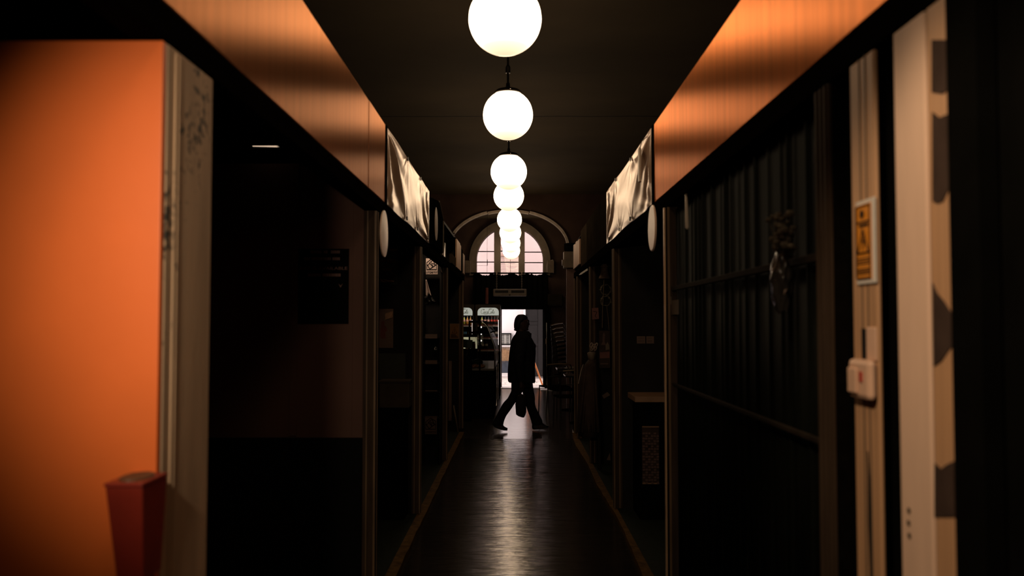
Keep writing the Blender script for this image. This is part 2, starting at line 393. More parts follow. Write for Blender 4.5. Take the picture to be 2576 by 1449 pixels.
def text_part(name, s, size, m, parent, pos, facing='-Y', align='CENTER', depth=0.0015, width=None, height=None, shear=0.0):
    """lettering as a thin raised mesh; pos = centre of the line in world metres"""
    cu = bpy.data.curves.new(name, 'FONT'); cu.body = s; cu.size = size; cu.align_x = align; cu.align_y = 'CENTER'; cu.extrude = depth; cu.shear = shear
    tmp = bpy.data.objects.new('tmp_text', cu); COL.objects.link(tmp)
    dg = bpy.context.evaluated_depsgraph_get(); dg.update()
    me = bpy.data.meshes.new_from_object(tmp.evaluated_get(dg)); bpy.data.objects.remove(tmp)
    if width or height:
        xs = [v.co.x for v in me.vertices]; ys = [v.co.y for v in me.vertices]
        sx = width / (max(xs) - min(xs)) if width else 1.0; sy = height / (max(ys) - min(ys)) if height else sx
        if not width: sx = sy
        cx0 = (max(xs) + min(xs)) / 2; cy0 = (max(ys) + min(ys)) / 2
        for v in me.vertices: v.co.x = (v.co.x - cx0) * sx; v.co.y = (v.co.y - cy0) * sy
    R = {'-Y': Matrix(((1,0,0),(0,0,-1),(0,1,0))), '-X': Matrix(((0,0,-1),(-1,0,0),(0,1,0))), '+X': Matrix(((0,0,1),(1,0,0),(0,1,0)))}[facing]
    off = Vector(pos) - wloc(parent)
    for v in me.vertices: v.co = R @ v.co + off
    me.materials.clear(); me.materials.append(m); me.name = name
    o = bpy.data.objects.new(name, me); COL.objects.link(o); o.parent = parent
    return o

# ------------------------------------------------------------------ setting
XL, XR = -0.76, 0.80            # faces of the two stall rows
ZF0, ZF1 = 2.245, 2.70          # fascia bottom and top
CEIL = 4.06; YARCH = 17.0; YBACK = 21.0
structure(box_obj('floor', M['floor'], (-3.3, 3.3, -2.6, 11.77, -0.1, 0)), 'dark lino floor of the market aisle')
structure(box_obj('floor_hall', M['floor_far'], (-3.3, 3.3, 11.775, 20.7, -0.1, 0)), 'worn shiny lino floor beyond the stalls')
structure(box_obj('trim_threshold', M['step'], (-1.2, 1.6, 20.7, 21.25, -0.1, 0.012)), 'pale stone threshold in the doorway')
structure(box_obj('ceiling', M['ceiling'], (-3.3, 3.3, -2.6, 21.1, CEIL, CEIL + 0.15)), 'dim brown plaster ceiling')
structure(box_obj('wall_left', M['hall_wall'], (-3.45, -3.3, -2.6, 21.1, -0.1, CEIL + 0.1)))
structure(box_obj('wall_right', M['hall_wall'], (3.3, 3.45, -2.6, 21.1, -0.1, CEIL + 0.1)))
structure(box_obj('wall_front', M['hall_wall'], (-3.45, 3.45, -2.75, -2.6, -0.1, CEIL + 0.1)))

# wall with the wide arch
AC = (-0.14, 3.03); AA, AB = 1.150, 0.715           # centre and half axes of the arch
def arch_pts(a, b, n=40, c=AC): return [(c[0] - a * math.cos(PI * i / n), c[1] + b * math.sin(PI * i / n)) for i in range(n + 1)]
def wall_with_hole(name, m, y0, y1, hole, x0=-3.3, x1=3.3, z0=0.0, z1=CEIL, bottom=None):
    """hole: closed outline of (x, z) from lower left round the top to lower right"""
    mb = MB(); n = len(hole)
    mb.box(x0, hole[0][0], y0, y1, z0, z1); mb.box(hole[-1][0], x1, y0, y1, z0, z1)
    for (xa, za), (xb, zb) in zip(hole[1:-2], hole[2:-1]):
        if xb - xa > 1e-5: mb.prism([(xa, y0, za), (xb, y0, zb), (xb, y0, z1), (xa, y0, z1)], (0, y1 - y0, 0))
    if bottom is not None: mb.box(hole[0][0], hole[-1][0], y0, y1, z0, bottom)
    return mb
h = [(AC[0] - AA, 0)] + arch_pts(AA, AB) + [(AC[0] + AA, 0)]
structure(wall_with_hole('wall_arch', M['arch_wall'], YARCH, YARCH + 0.3, h).build('wall_arch', M['arch_wall']), 'umber plaster wall pierced by a wide arch')
# pale trim following the arch, in butted lengths
segs = [(22, 68.5), (69, 82), (82.6, 97), (97.6, 110), (110.6, 176)]
tr = MB()
for k, (a0, a1) in enumerate(segs):
    n = 14; off = 0.0 if k in (1, 3) else 0.016
    out, inn = [], []
    for i in range(n + 1):
        t = math.radians(a0 + (a1 - a0) * i / n)
        for lst, w in ((out, 0.010 + off), (inn, -0.036 + off)):
            lst.append((AC[0] - (AA + w) * math.cos(t), YARCH - 0.05, AC[1] + (AB + w) * math.sin(t)))
    for i in range(n):
        tr.prism([inn[i], inn[i+1], out[i+1], out[i]], (0, 0.12, 0))
structure(tr.build('trim_1', M['arch_trim']), 'pale trim around the wide arch')

# back wall: door opening below, half round window above
WC = (at_y(1282.5, 655, YBACK).x, at_y(1282.5, 655, YBACK).z); WR = 0.80; WB = at_y(1282, 693, YBACK).z
DX0, DX1 = at_y(1262, 800, YBACK).x, at_y(1369, 800, YBACK).x; DZ = 1.90
y0, y1 = YBACK, YBACK + 0.25
bw = MB()
h = [(WC[0] - WR, 0)] + [(WC[0] - WR * math.cos(PI*i/36), WC[1] + WR * math.sin(PI*i/36)) for i in range(37)] + [(WC[0] + WR, 0)]
bw = wall_with_hole('wall_back', None, y0, y1, h, -3.4, 3.4, 0, 5.2)
bw.box(WC[0] - WR, DX0, y0, y1, 0, WB); bw.box(DX1, WC[0] + WR, y0, y1, 0, WB)
bw.box(DX0, DX1, y0, y1, DZ, WB)
if DX1 > WC[0] + WR: pass
structure(bw.build('wall_back', M['hall_wall']), 'dark back wall with doorway and half round window')

# half round window
win = MB()
def ring(mb, r0, r1, ya, yb, a0=0, a1=180, n=40):
    for i in range(n):
        t0 = math.radians(a0 + (a1-a0)*i/n); t1 = math.radians(a0 + (a1-a0)*(i+1)/n)
        q = lambda r, t: (WC[0] - r*math.cos(t), ya, WC[1] + r*math.sin(t))
        mb.prism([q(r0, t0), q(r0, t1), q(r1, t1), q(r1, t0)], (0, yb - ya, 0))
ring(win, 0.80, 0.92, y0 - 0.05, y0 + 0.06); ring(win, 0.90, 0.965, y0 - 0.08, y0 + 0.02); ring(win, 0.955, 0.972, y0 - 0.095, y0)
for sgn in (-1, 1):
    win.box(WC[0] + sgn*0.80, WC[0] + sgn*0.92, y0 - 0.05, y0 + 0.06, WB, WC[1]); win.box(WC[0] + sgn*0.90, WC[0] + sgn*0.965, y0 - 0.08, y0 + 0.02, WB, WC[1])
win1 = structure(win.build('window_1', M['window_wood']), 'half round window with olive brown surround')
mul = MB()
mx0, mx1 = at_y(1243, 640, y0).x, at_y(1259.5, 640, y0).x
mx2, mx3 = at_y(1304.5, 640, y0).x, at_y(1320, 640, y0).x
for a, b in ((mx0, mx1), (mx2, mx3)):
    mul.box(a, b, y0 - 0.043, y0 + 0.055, WB, WC[1] + math.sqrt(0.80**2 - min(abs(a - WC[0]), abs(b - WC[0]))**2) + 0.01)
    mul.box((a+b)/2 - 0.004, (a+b)/2 + 0.004, y0 - 0.048, y0, WB, WC[1] + 0.68)
mul.build('mullion', M['window_wood'], win1)
bars = MB()
for py, xa, xb in ((632.5, WC[0]-0.775, mx0), (631.5, mx1, mx2), (634, mx3, WC[0]+0.775), (659, WC[0]-0.80, mx0), (659.5, mx1, mx2), (660.5, mx3, WC[0]+0.80)):
    z = at_y(1282, py, y0).z; bars.box(xa, xb, y0 + 0.02, y0 + 0.05, z - 0.011, z + 0.011)
bars.build('glazing_bar', M['dark_frame'], win1)
gl = MB()
for xa, xb in ((WC[0]-WR, mx0), (mx1, mx2), (mx3, WC[0]+WR)):
    n = 12; top = [(xa + (xb-xa)*i/n) for i in range(n+1)]
    poly = [(xa, y0+0.035, WB)] + [(x, y0+0.035, WC[1] + math.sqrt(max(0.0, WR*WR - (x-WC[0])**2))) for x in top] + [(xb, y0+0.035, WB)]
    if abs(xa - (WC[0]-WR)) < 1e-6: poly.pop(1) if poly[1][2] <= WB else None
    gl.prism(poly, (0, 0.006, 0))
gl.build('pane', M['window_glass'], win1)

# stall roofs, platforms, far shell of the stalls
STALLS_L = [4.75, 7.0, 9.7, 12.6]; STALLS_R = [4.6, 7.2, 9.5, 11.5]
structure(box_obj('ceiling_stalls_left', M['stall_dark'], (-3.3, XL - 0.045, -2.6, 12.68, 2.66, 2.69)))
structure(box_obj('ceiling_stalls_right', M['stall_dark'], (XR + 0.045, 3.3, -2.6, 12.1, 2.66, 2.69)))
for i, Y in enumerate(STALLS_L):
    if i == 0:
        w = structure(box_obj('wall_stall_left_1', M['red_wall'], (-3.3, XL - 0.07, Y, Y + 0.07, 0.93, 2.42)), 'oxblood painted partition facing the camera')
        box_obj('dado', M['black_dado'], (-3.3, XL - 0.07, Y - 0.012, Y + 0.07, 0.0, 0.93), w)
        sm = MB(); x = at_y(742, 600, Y).x; sm.box(x - 0.02, x + 0.02, Y - 0.006, Y + 0.01, 0.94, 2.42); x = at_y(887, 600, Y).x; sm.box(x - 0.004, x + 0.004, Y - 0.004, Y + 0.01, 0.94, 2.42)
        sm.build('cover_strip', M['red_wall'], w)
    else:
        structure(box_obj('wall_stall_left_%d' % (i + 1), M['stall_dark'], (-3.3, XL - 0.07, Y, Y + 0.07, 0.0, 2.66)))
for i, Y in enumerate(STALLS_R):
    structure(box_obj('wall_stall_right_%d' % (i + 1), M['stall_dark'], (XR + 0.07, 3.3, Y, Y + 0.07, 0.0, 2.66)))
structure(box_obj('floor_platform_left', M['green_carpet'], (-3.3, -0.785, 2.3, 12.2, 0.0, 0.035)), 'dark green matting on the platform of the left stalls')
structure(box_obj('floor_platform_right', M['green_carpet'], (0.825, 3.3, 2.3, 12.2, 0.0, 0.035)), 'dark matting on the platform of the right stalls')
random.seed(3)
def nosing(name, xa, xb, bite):
    mb = MB(); n = 60; Ls, Rs = [], []
    for i in range(n + 1):
        y = 2.3 + (12.2 - 2.3) * i / n; j = random.uniform(-0.004, 0.004) + bite(y)
        Ls.append((xa, y)); Rs.append((xb + j, y))
    for i in range(n):
        mb.prism([(*Ls[i], 0.0), (*Ls[i+1], 0.0), (*Rs[i+1], 0.0), (*Rs[i], 0.0)], (0, 0, 0.037))
    return structure(mb.build(name, M['yellow_paint']), 'worn yellow edge of the %s platform' % ('left' if xa < 0 else 'right'))
nosing('trim_2', -0.785, -0.720, lambda y: 0)
nosing('trim_3', 0.825, 0.775, lambda y: -0.03 * math.exp(-((y - 10.2) / 1.2) ** 2) + 0.015 * math.sin(y * 2.1))

# ------------------------------------------------------------------ stall frames
def beam(name, x0, x1, y0, y1, label):
    o = box_obj(name, M['beam'], (x0, x1, y0, y1, 2.165, ZF0 - 0.005), bevel=0.004); return tag(o, label, 'beam')
beam('stall_beam', XL - 0.075, XL, -2.5, 12.9, 'long dark timber beam under the fascia of the left stalls')
beam('stall_beam', XR, XR + 0.075, -2.5, 12.1, 'long dark timber beam under the fascia of the right stalls')
def post(x0, x1, y, label, m=M['post'], d=0.07):
    t = MB().box(x0, x1, y, y + d, 0.036, 2.163).build('stall_post', m, bevel=0.004)
    xe = x1 if x1 < 0 else x0; sg = 1 if x1 < 0 else -1
    for k, w in ((0.0, 0.010), (0.045, 0.006)): box_obj('pale_edge', M['edge_wood'], (xe - sg * k, xe - sg * (k + w), y - 0.002, y + 0.012, 0.04, 2.160), t)
    box_obj('pale_edge', M['edge_wood'], (xe + sg * 0.002, xe - sg * 0.006, y + d - 0.014, y + d - 0.002, 0.04, 2.160), t)
    return tag(t, label, 'post', 'posts along the stall fronts')
pl = ['brown post ending the red partition beside the black poster', 'brown post of the left stalls just before the shelf with the house logo card',
      'brown post of the left stalls between the shelf edges and the yellow warning sign', 'last brown post of the left stalls next to the drinks fridges']
for Y, lb in zip(STALLS_L, pl): post(XL - 0.07, XL, Y - 0.01 if Y > 5 else Y - 0.004, lb)
pr = ['slim metal edged post at the far end of the dark corrugated shutter', 'brown post of the right stalls in front of the two small cards',
      'brown post of the right stalls behind the hanging straw hats', 'narrow brown post of the right stalls under the slatted panel']
for Y, lb in zip(STALLS_R, pr):
    p = post(XR, XR + 0.07, Y, lb)
    if Y == 4.6:
        box_obj('metal_edge', M['brass_edge'], (XR - 0.012, XR, Y + 0.045, Y + 0.066, 0.04, 2.163), p)
        box_obj('dark_groove', M['beam'], (XR - 0.004, XR, Y + 0.03, Y + 0.045, 0.04, 2.163), p)
post(XR, XR + 0.06, 12.03, 'end post of the right stalls beside the pinkish pillar', d=0.06)

def fascia(name, x0, x1, y0, y1, m, label, cat='fascia board'):
    o = box_obj(name, m, (x0, x1, y0, y1, ZF0, ZF1), bevel=0.003); return tag(o, label, cat, 'fascia boards over the stalls')
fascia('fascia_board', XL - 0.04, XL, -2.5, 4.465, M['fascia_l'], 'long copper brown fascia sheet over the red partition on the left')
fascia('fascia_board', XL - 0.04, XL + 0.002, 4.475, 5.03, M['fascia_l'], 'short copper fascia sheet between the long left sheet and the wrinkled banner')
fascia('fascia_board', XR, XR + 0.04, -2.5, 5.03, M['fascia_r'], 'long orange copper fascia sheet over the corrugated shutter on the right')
fascia('fascia_board', XR + 0.005, XR + 0.04, 7.72, 9.95, M['grey_board'], 'dark grey fascia board beyond the right wrinkled banner')
fascia('fascia_board', XR + 0.01, XR + 0.04, 9.96, 10.9, M['grey_board_pale'], 'paler grey fascia board next to the slatted panel on the right')
for x0, x1, lb in ((XL - 0.04, XL + 0.006, 'left'), (XR - 0.006, XR + 0.04, 'right')):
    tag(box_obj('fascia_joint', M['black'], (x0, x1, 5.035, 5.095, ZF0 - 0.01, ZF1)), 'black upright batten at the near edge of the %s wrinkled banner' % lb, 'batten')
# slatted ends of the fascia
def slats(x0, x1, y0, y1, z0, z1, n, label, side):
    t = thing('slatted_panel', label, 'slatted panel', ((x0+x1)/2, (y0+y1)/2, z0), 'fascia boards over the stalls')
    for i in range(n):
        a = y0 + (y1-y0)*i/n; b = y0 + (y1-y0)*(i+1)/n; random.seed(i*5+n); 
        zt = z1 - random.choice((0, 0.0, 0.015))
        mb = MB().box(x0, x1, a + 0.008, b - 0.008, z0, zt)
        mb.build('slat', M['slat_wood'], t)
    box_obj('backing', M['beam'], (x1 if side > 0 else x0 - 0.02, x1 + 0.02 if side > 0 else x0, y0, y1, z0 - 0.02, z1 + 0.02), t)
    return t
slats(XR - 0.006, XR + 0.012, 10.95, 12.08, 2.29, 2.62, 5, 'pale slatted wooden panel at the far end of the right fascia', 1)
slats(XL - 0.012, XL + 0.006, 11.1, 12.0, 2.26, 2.62, 4, 'pale slatted wooden panel at the far end of the left fascia', -1)
t = thing('broken_slat_panel', 'last pale slat beside a dark upright at the end of the left fascia', 'slatted panel', (XL, 12.6, 2.26), 'fascia boards over the stalls')
box_obj('dark_upright', M['black'], (XL - 0.03, XL + 0.004, 12.03, 12.40, 2.26, 2.58), t)
box_obj('slat', M['slat_wood'], (XL - 0.01, XL + 0.006, 12.42, 12.85, 2.26, 2.54), t)
tag(box_obj('fascia_offcut', M['grey_board_pale'], (XL - 0.03, XL, 10.35, 11.05, 2.26, 2.37)), 'low grey offcut board on the left beam before the slatted panel', 'board')

# wrinkled vinyl banners
def banner(x, y0, y1, side, seed, label):
    random.seed(seed)
    H, W = ZF1 - ZF0, y1 - y0
    anch = [(0.0, 1.0, 0.15, 8, 0.46, 0.3), (1.0, 0.0, 0.075, 11, 0.45, 1.1), (0.0, 0.0, 0.035, 8, 0.30, 0.5), (1.0, 1.0, 0.045, 7, 0.30, 2.0),
            (0.36, 1.0, 0.014, 9, 0.16, 0.9), (0.7, 1.0, 0.012, 9, 0.15, 1.9), (0.35, 0.0, 0.012, 9, 0.16, 0.2), (0.62, 0.0, 0.014, 9, 0.16, 2.6)]
    def fn(u, v):
        y, z = u * W, v * H; d = 0.0
        for ua, va, amp, k, R, ph in anch:
            dy, dz = y - ua * W, z - va * H; dz *= 1.6; r = math.hypot(dy, dz) + 1e-6; th = math.atan2(dz, dy)
            w = math.sin(k * th + ph + 0.6 * math.sin(3 * th + seed)); w = (w - 0.35 * math.cos(2 * k * th)) * min(1.0, r / 0.09) ** 2
            d += amp * (r / R) * math.exp(-(r / R) ** 1.3) * w
        d += 0.022 * math.sin(PI * v) * math.sin(PI * u) + 0.006 * math.sin(7 * u + 3 * v + seed) + 0.004 * math.sin(17 * u - 6 * v)
        edge = min(1.0, 9 * min(u, 1 - u) + 0.25) * min(1.0, 9 * min(v, 1 - v) + 0.25)
        zz = z + ZF0 + (0.004 * math.sin(u * PI * 3) * (1 if v > 0.5 else -1)) * abs(2 * v - 1) ** 4
        return (x - side * d * edge * 0.30, y0 + y, zz)
    t = MB().grid(fn, 260, 110).build('vinyl_banner', M['banner'], smooth=True, solid=0.002)
    tag(t, label, 'banner', 'wrinkled vinyl banners')
    for u, v in ((0.36, 0.97), (0.70, 0.97), (0.35, 0.05), (0.62, 0.05), (0.9, 0.05)):
        p = Vector(fn(u, v)); 
        MB().lathe([(0.013, -0.004), (0.016, 0.0), (0.013, 0.004)], p - Vector((side * 0.008, 0, 0)), 10, 'X').build('eyelet', M['dark_metal'], t)
    return t
banner(XL + 0.0, 5.12, 7.62, -1, 2, 'cream wrinkled vinyl banner stretched on the left fascia')
banner(XR - 0.0, 5.12, 7.69, 1, 5, 'cream wrinkled vinyl banner stretched on the right fascia')
tag(box_obj('white_batten', M['cream_plastic'], (XR - 0.05, XR - 0.035, 5.30, 5.345, 2.41, 2.62), bevel=0.004), 'short white batten hanging in front of the right banner', 'batten')
MB().tube([(XR - 0.042, 5.32, 2.615), (XR - 0.03, 5.32, 2.66), (XR + 0.012, 5.32, 2.698)], 0.003, 6).build('hanging_cord', M['rope'], [o for o in COL.objects if o.name == 'white_batten'][0])
for x, y0, y1, lb in ((XL - 0.066, 5.1, 7.65, 'left'), (XR + 0.048, 5.1, 7.7, 'right')):
    tag(box_obj('banner_board', M['grey_board'], (x, x + 0.018, y0, y1, ZF0 + 0.01, ZF1 - 0.02)), 'dark board behind the %s wrinkled banner' % lb, 'board')

# round white discs under the fascias
def disc(x, y, z, r, label):
    t = MB().lathe([(0.0001, -0.006), (r * 0.96, -0.006), (r, -0.002), (r, 0.004), (0.0001, 0.006)], (x, y, z), 40, 'X').build('round_sign', M['disc'])
    return tag(t, label, 'round sign', 'round white discs below the fascias')
p = at_x(966, 588, XL + 0.008); d1 = disc(XL + 0.008, p.y, p.z, 0.133, 'round white disc below the near end of the left banner')
p = at_x(1641, 574, XR - 0.008); disc(XR - 0.008, p.y, p.z, 0.135, 'round white disc below the near end of the right banner')
for x, y, lb in ((XL + 0.012, 5.03, 'left'), (XR - 0.012, 4.95, 'right')): pass

# things on the left beam beyond the banner
t = thing('light_box', 'dark glossy light box with a tapered end beyond the left banner', 'light box', (XL, 8.2, 2.25))
MB().prism([(XL - 0.02, 7.72, 2.25), (XL - 0.02, 8.85, 2.25), (XL - 0.02, 8.85, 2.60), (XL - 0.02, 8.35, 2.72), (XL - 0.02, 7.72, 2.66)], (0.04, 0, 0)).build('casing', M['black'], t, bevel=0.008)
MB().lathe([(0.0001, 0), (0.15, 0.002), (0.155, 0.006), (0.0001, 0.012)], (XL + 0.02, 8.03, 2.46), 32, 'X').build('oval_glint', M['shelf_edge'], t)  # paler oval drawn as a globe's reflection on the casing
MB().tube([(XL + 0.022, 8.36, 2.715), (XL + 0.022, 8.84, 2.59), (XL + 0.022, 8.84, 2.26)], 0.010, 6).build('edge_strip', M['wood_box'], t)
t = thing('paper_notice', 'small pale notice tucked on the left beam beyond the light box', 'notice', (XL, 9.1, 2.25))
box_obj('card', M['pink_card'], (XL - 0.01, XL + 0.004, 8.9, 9.15, 2.25, 2.31), t)
box_obj('corner_tab', M['white_card'], (XL - 0.002, XL + 0.006, 9.25, 9.36, 2.25, 2.40), t)

# ------------------------------------------------------------------ globe lamps down the middle
ZG = 1.55 + 1.67
def globe(x, y, label):
    t = thing('globe_lamp', label, 'globe lamp', (x, y, ZG - 0.2), 'row of globe pendant lamps')
    c = Vector((x, y, ZG)); r = 0.2
    prof = [(0.0001, -r)] + [(r * math.sin(PI * i / 32), -r * math.cos(PI * i / 32)) for i in range(1, 27)] + [(0.105, 0.172), (0.0001, 0.172)]
    MB().lathe(prof, c, 40).build('opal_globe', M['globe'], t, smooth=True)
    MB().lathe([(0.0001, 0.174), (0.112, 0.174), (0.112, 0.184), (0.09, 0.203), (0.05, 0.216), (0.018, 0.222), (0.014, 0.26), (0.0001, 0.262)], c, 28).build('cap', M['dark_metal'], t, smooth=True)
    MB().ball(c + Vector((0.02, -0.108, 0.188)), 0.006).build('screw', M['chrome'], t)
    MB().tube([c + Vector((0, 0, 0.25)), (x, y, CEIL - 0.02)], 0.009, 8).build('rod', M['dark_metal'], t)
    MB().lathe([(0.02, -0.02), (0.02, 0.03), (0.009, 0.05)], c + Vector((0, 0, 0.36)), 10).build('rod_joint', M['dark_metal'], t)
    MB().lathe([(0.0001, -0.05), (0.03, -0.045), (0.06, -0.01), (0.06, 0.0), (0.0001, 0.0)], (x, y, CEIL), 20).build('ceiling_rose', M['dark_metal'], t)
    return t
gpix = [(1277.8, 289.5), (1279.9, 432.2), (1279.8, 492.9), (1281.6, 552.4), (1283.9, 585.3), (1285.0, 611.8), (1286.3, 630.5)]
lbl = ['nearest fully shown white globe lamp, the largest in the row', 'second white globe lamp in the row, half its cap showing under the largest', 'third white globe lamp in the row, its foot over the arch trim',
       'fourth white globe lamp, seen against the wide arch', 'fifth white globe lamp, overlapping the top of the window', 'sixth white globe lamp, its underside against the window', 'farthest and smallest white globe lamp, lowest in the row']
G0 = None
for (px, py), lb in zip(gpix, lbl):
    d = ray(px, py); Y = (ZG - 1.55) * d.y / d.z; X = d.x * Y / d.y
    Y = min(Y, 20.35)
    if G0 is None: G0 = globe(X, Y, lb)
    else: dup(G0, (X, Y, ZG - 0.2), lb)
dup(G0, (-0.06, 4.75, ZG - 0.2), 'white globe lamp nearest the viewer, high above the aisle')
for Y in (2.5, 0.2): dup(G0, (-0.05, Y, ZG - 0.2), 'white globe lamp overhead behind the viewer')

# ------------------------------------------------------------------ near left: orange wall, mouldy pillar
PY0, PY1 = 1.885, 2.17
pl_ = MB().box(-1.17, XL, PY0, PY1, 0, 2.16).build('plaster_pillar', M['pillar'], bevel=0.004)
tag(pl_, 'mould spotted plaster pillar between the orange board and the dark stall', 'pillar')
g = MB(); 
for y in (1.925, 1.945): g.box(XL - 0.002, XL + 0.003, y, y + 0.006, 0.3, 2.15)
g.build('edge_bead', M['pillar'], pl_)
tag(box_obj('orange_board', M['orange'], (-1.9, XL - 0.002, PY0 - 0.022, PY0 - 0.002, 0.0, 2.16), bevel=0.003), 'bright orange painted board at the left edge of the view', 'wall board')
t = thing('red_bin', 'small dark red open bin fixed low on the orange board', 'bin', (-0.80, 1.79, 1.02))
bx0, bx1 = at_y(300, 1195, 1.80).x, at_y(391, 1195, 1.80).x; bz = at_y(345, 1196, 1.80).z
def frus(mb, a, b, z0, z1, s):
    mx = (bx0+bx1)/2; hw = (bx1-bx0)/2
    r = [[(mx-hw*k, 1.863-0.125*k, z), (mx+hw*k, 1.863-0.125*k, z), (mx+hw*k, 1.863, z), (mx-hw*k, 1.863, z)] for k, z in ((a, z0), (b, z1))]
    mb.loft([[Vector(q) for q in w] for w in r]); return mb
frus(MB(), 0.72, 1.0, 1.03, bz - 0.012, 0).build('tub', M['red_bin'], t, bevel=0.003)
frus(MB(), 1.03, 1.03, bz - 0.012, bz - 0.004, 0).build('rim', M['red_bin'], t, bevel=0.002)
MB().slices([(bz - 0.006, bx0 + 0.006, bx1 - 0.006, 0.052, 0.0), (bz, bx0 + 0.008, bx1 - 0.008, 0.05, 0.0)], 24, 1.80).build('lid', M['bin_top'], t)

# thin glowing strip inside the first left stall
a = at_y(636, 365, 4.68); b = at_y(717, 367, 4.68)
t = thing('glow_strip', 'thin glowing strip high in the dark stall on the left', 'lamp', ((a.x+b.x)/2, 4.68, a.z))
MB().tube([a, b], 0.008, 10).build('glowing_line', M['tube'], t)
box_obj('holder', M['black'], (a.x - 0.05, b.x + 0.05, 4.672, 4.751, a.z - 0.005, a.z + 0.03), t)

# poster on the red partition
def sheet(name, m, px0, py0, px1, py1, Y, label, cat, group=None, th=0.003):
    a = at_y(px0, py0, Y); b = at_y(px1, py1, Y)
    o = MB().box(a.x, b.x, Y - th, Y, b.z, a.z).build(name, m)
    return tag(o, label, cat, group)
Yp = 4.75
pz = sheet('poster', M['black'], 745, 626, 877, 815, Yp, 'large black poster with faint pinkish lettering on the red partition', 'poster')
def line_of(px0, px1, py, h, s, m, parent, Y, name='lettering'):
    a = at_y(px0, py, Y); b = at_y(px1, py, Y)
    return text_part(name, s, 0.03, m, parent, ((a.x+b.x)/2, Y - 0.004, a.z), width=abs(b.x-a.x), height=h*Y/F, depth=0.0008)
M['dim_ink'] = mat('dim_pink_ink', (0.19, 0.10, 0.08), 0.7, var=0.1)
random.seed(11)
for px0, px1, py in ((782, 856, 634), (766, 856, 651), (775, 855, 692)):
    x = px0; marks = MB()
    while x < px1:
        wd = random.uniform(3, 5.5)
        if random.random() > 0.13:
            a = at_y(x, py - 3.6, Yp); b = at_y(x + wd * 0.75, py + 3.6, Yp); marks.box(a.x, b.x, Yp - 0.004, Yp - 0.002, b.z, a.z)
        x += wd
    marks.build('blurred_lettering', M['dim_ink'], pz)
line_of(748, 874, 675, 7.5, 'UNIT IS AVAILABLE', M['dim_ink'], pz, Yp)
a = at_y(857, 718, Yp); MB().prism([(a.x - 0.012, Yp - 0.004, a.z + 0.01), (a.x, Yp - 0.004, a.z - 0.012), (a.x + 0.012, Yp - 0.004, a.z + 0.01), (a.x, Yp - 0.004, a.z - 0.002)], (0, 0.002, 0)).build('mark', M['dim_ink'], pz)

# second left stall: sheets facing the viewer at Y = 7
Y = 7.0
o = sheet('poster', M['chalk'], 953, 612, 1000, 716, Y, 'dark poster lettered OUTSKIRTS OF TOWN in the second left stall', 'poster')
for s, px0, px1, py, h in (('OUTSKIRTS', 956, 995, 656, 7), ('OF', 968, 976, 668, 6), ('TOWN', 962, 984, 679, 7)): line_of(px0, px1, py, h, s, M['yellow_ink'], o, Y - 0.003)
a = at_y(980, 626, Y); box_obj('tape_strip', M['yellow_ink'], (a.x, a.x + 0.06, Y - 0.006, Y - 0.003, a.z - 0.02, a.z), o)
MB().tube([at_y(956, 663, Y - 0.007), at_y(998, 694, Y - 0.007)], 0.0012, 5).build('scratch', M['cream_plastic'], o)
def fold(u, v):
    a = at_y(957, 708, Y - 0.008); return (a.x + u * 0.11, Y - 0.008 - 0.012 * abs(math.sin(u * 7 + v * 3)), a.z + v * 0.028 * (1 - 0.6 * u) - 0.006)
MB().grid(fold, 20, 6).build('plastic_corner', M['banner'], o)
o = sheet('leaflet', M['dim_card'], 954, 777, 989, 875, Y, 'tall creased brown leaflet with a glossy corner in the second left stall', 'leaflet')
MB().prism([at_y(px, py, Y - 0.003) for px, py in ((956,848),(957,826),(960,822),(958,812),(963,806),(968,809),(967,818),(972,822),(974,833),(969,836),(971,850),(963,853))], (0, -0.002, 0)).build('printed_picture', M['dull_red'], o)
a = at_y(969, 789, Y - 0.004); MB().grid(lambda u, v: (a.x + u * 0.06, Y - 0.006 - 0.01 * math.sin(u * 9 + v * 5) ** 2, a.z - 0.05 * v + 0.02 * u), 16, 10).build('glossy_corner', M['banner'], o)
o = sheet('notice_board', M['chalk'], 954, 889, 1020, 954, Y, 'blank grey green board above the brown carton in the second left stall', 'board', th=0.012)
p0, p1 = at_y(954, 961, 6.8), at_y(1029, 1026, 6.8)
t = thing('carton', 'brown carton under the grey green board in the second left stall', 'box', ((p0.x+p1.x)/2, 6.89, p1.z))
box_obj('body', M['tub'], (p0.x, p1.x, 6.8, 6.998, p1.z, p0.z), t, bevel=0.004); box_obj('lid_flap', M['tub'], (p0.x - 0.004, p1.x + 0.004, 6.793, 6.989, p0.z - 0.004, p0.z + 0.012), t)
tag(box_obj('low_counter', M['black'], (-2.6, -0.86, 6.78, 6.998, 0.036, p1.z - 0.004)), 'dark low counter carrying the brown carton in the second left stall', 'counter')

# third left stall: shelf rack with cards, Y = 9.4
Y = 9.40; xa, xb = at_y(1064, 800, Y).x, at_y(1106, 800, Y).x
t = thing('shelf_rack', 'black shelf rack with pale shelf edges in the third left stall', 'shelf rack', ((xa+xb)/2, Y + 0.14, 0.036))
box_obj('back_board', M['stall_dark'], (xa, xb, 9.66, 9.695, 0.036, 2.1), t)
for x in (xa - 0.008, xb): box_obj('side_board', M['stall_dark'], (x, x + 0.012, Y, 9.69, 0.036, 2.1), t)
for py, hpx, key in ((846, 11, 'a'), (911, 9.5, 'b'), (983, 3, 'c'), (1048, 2, 'd')):
    z = at_y(1085, py, Y).z; h = hpx * Y / F
    s = box_obj('shelf', M['stall_dark'], (xa, xb, Y, 9.66, z - 0.02, z), t)
    box_obj('edge_strip', M['dim_card'], (at_y(1070, py, Y).x, at_y(1100, py, Y).x, Y - 0.006, Y, z - h/2, z + h/2), s)
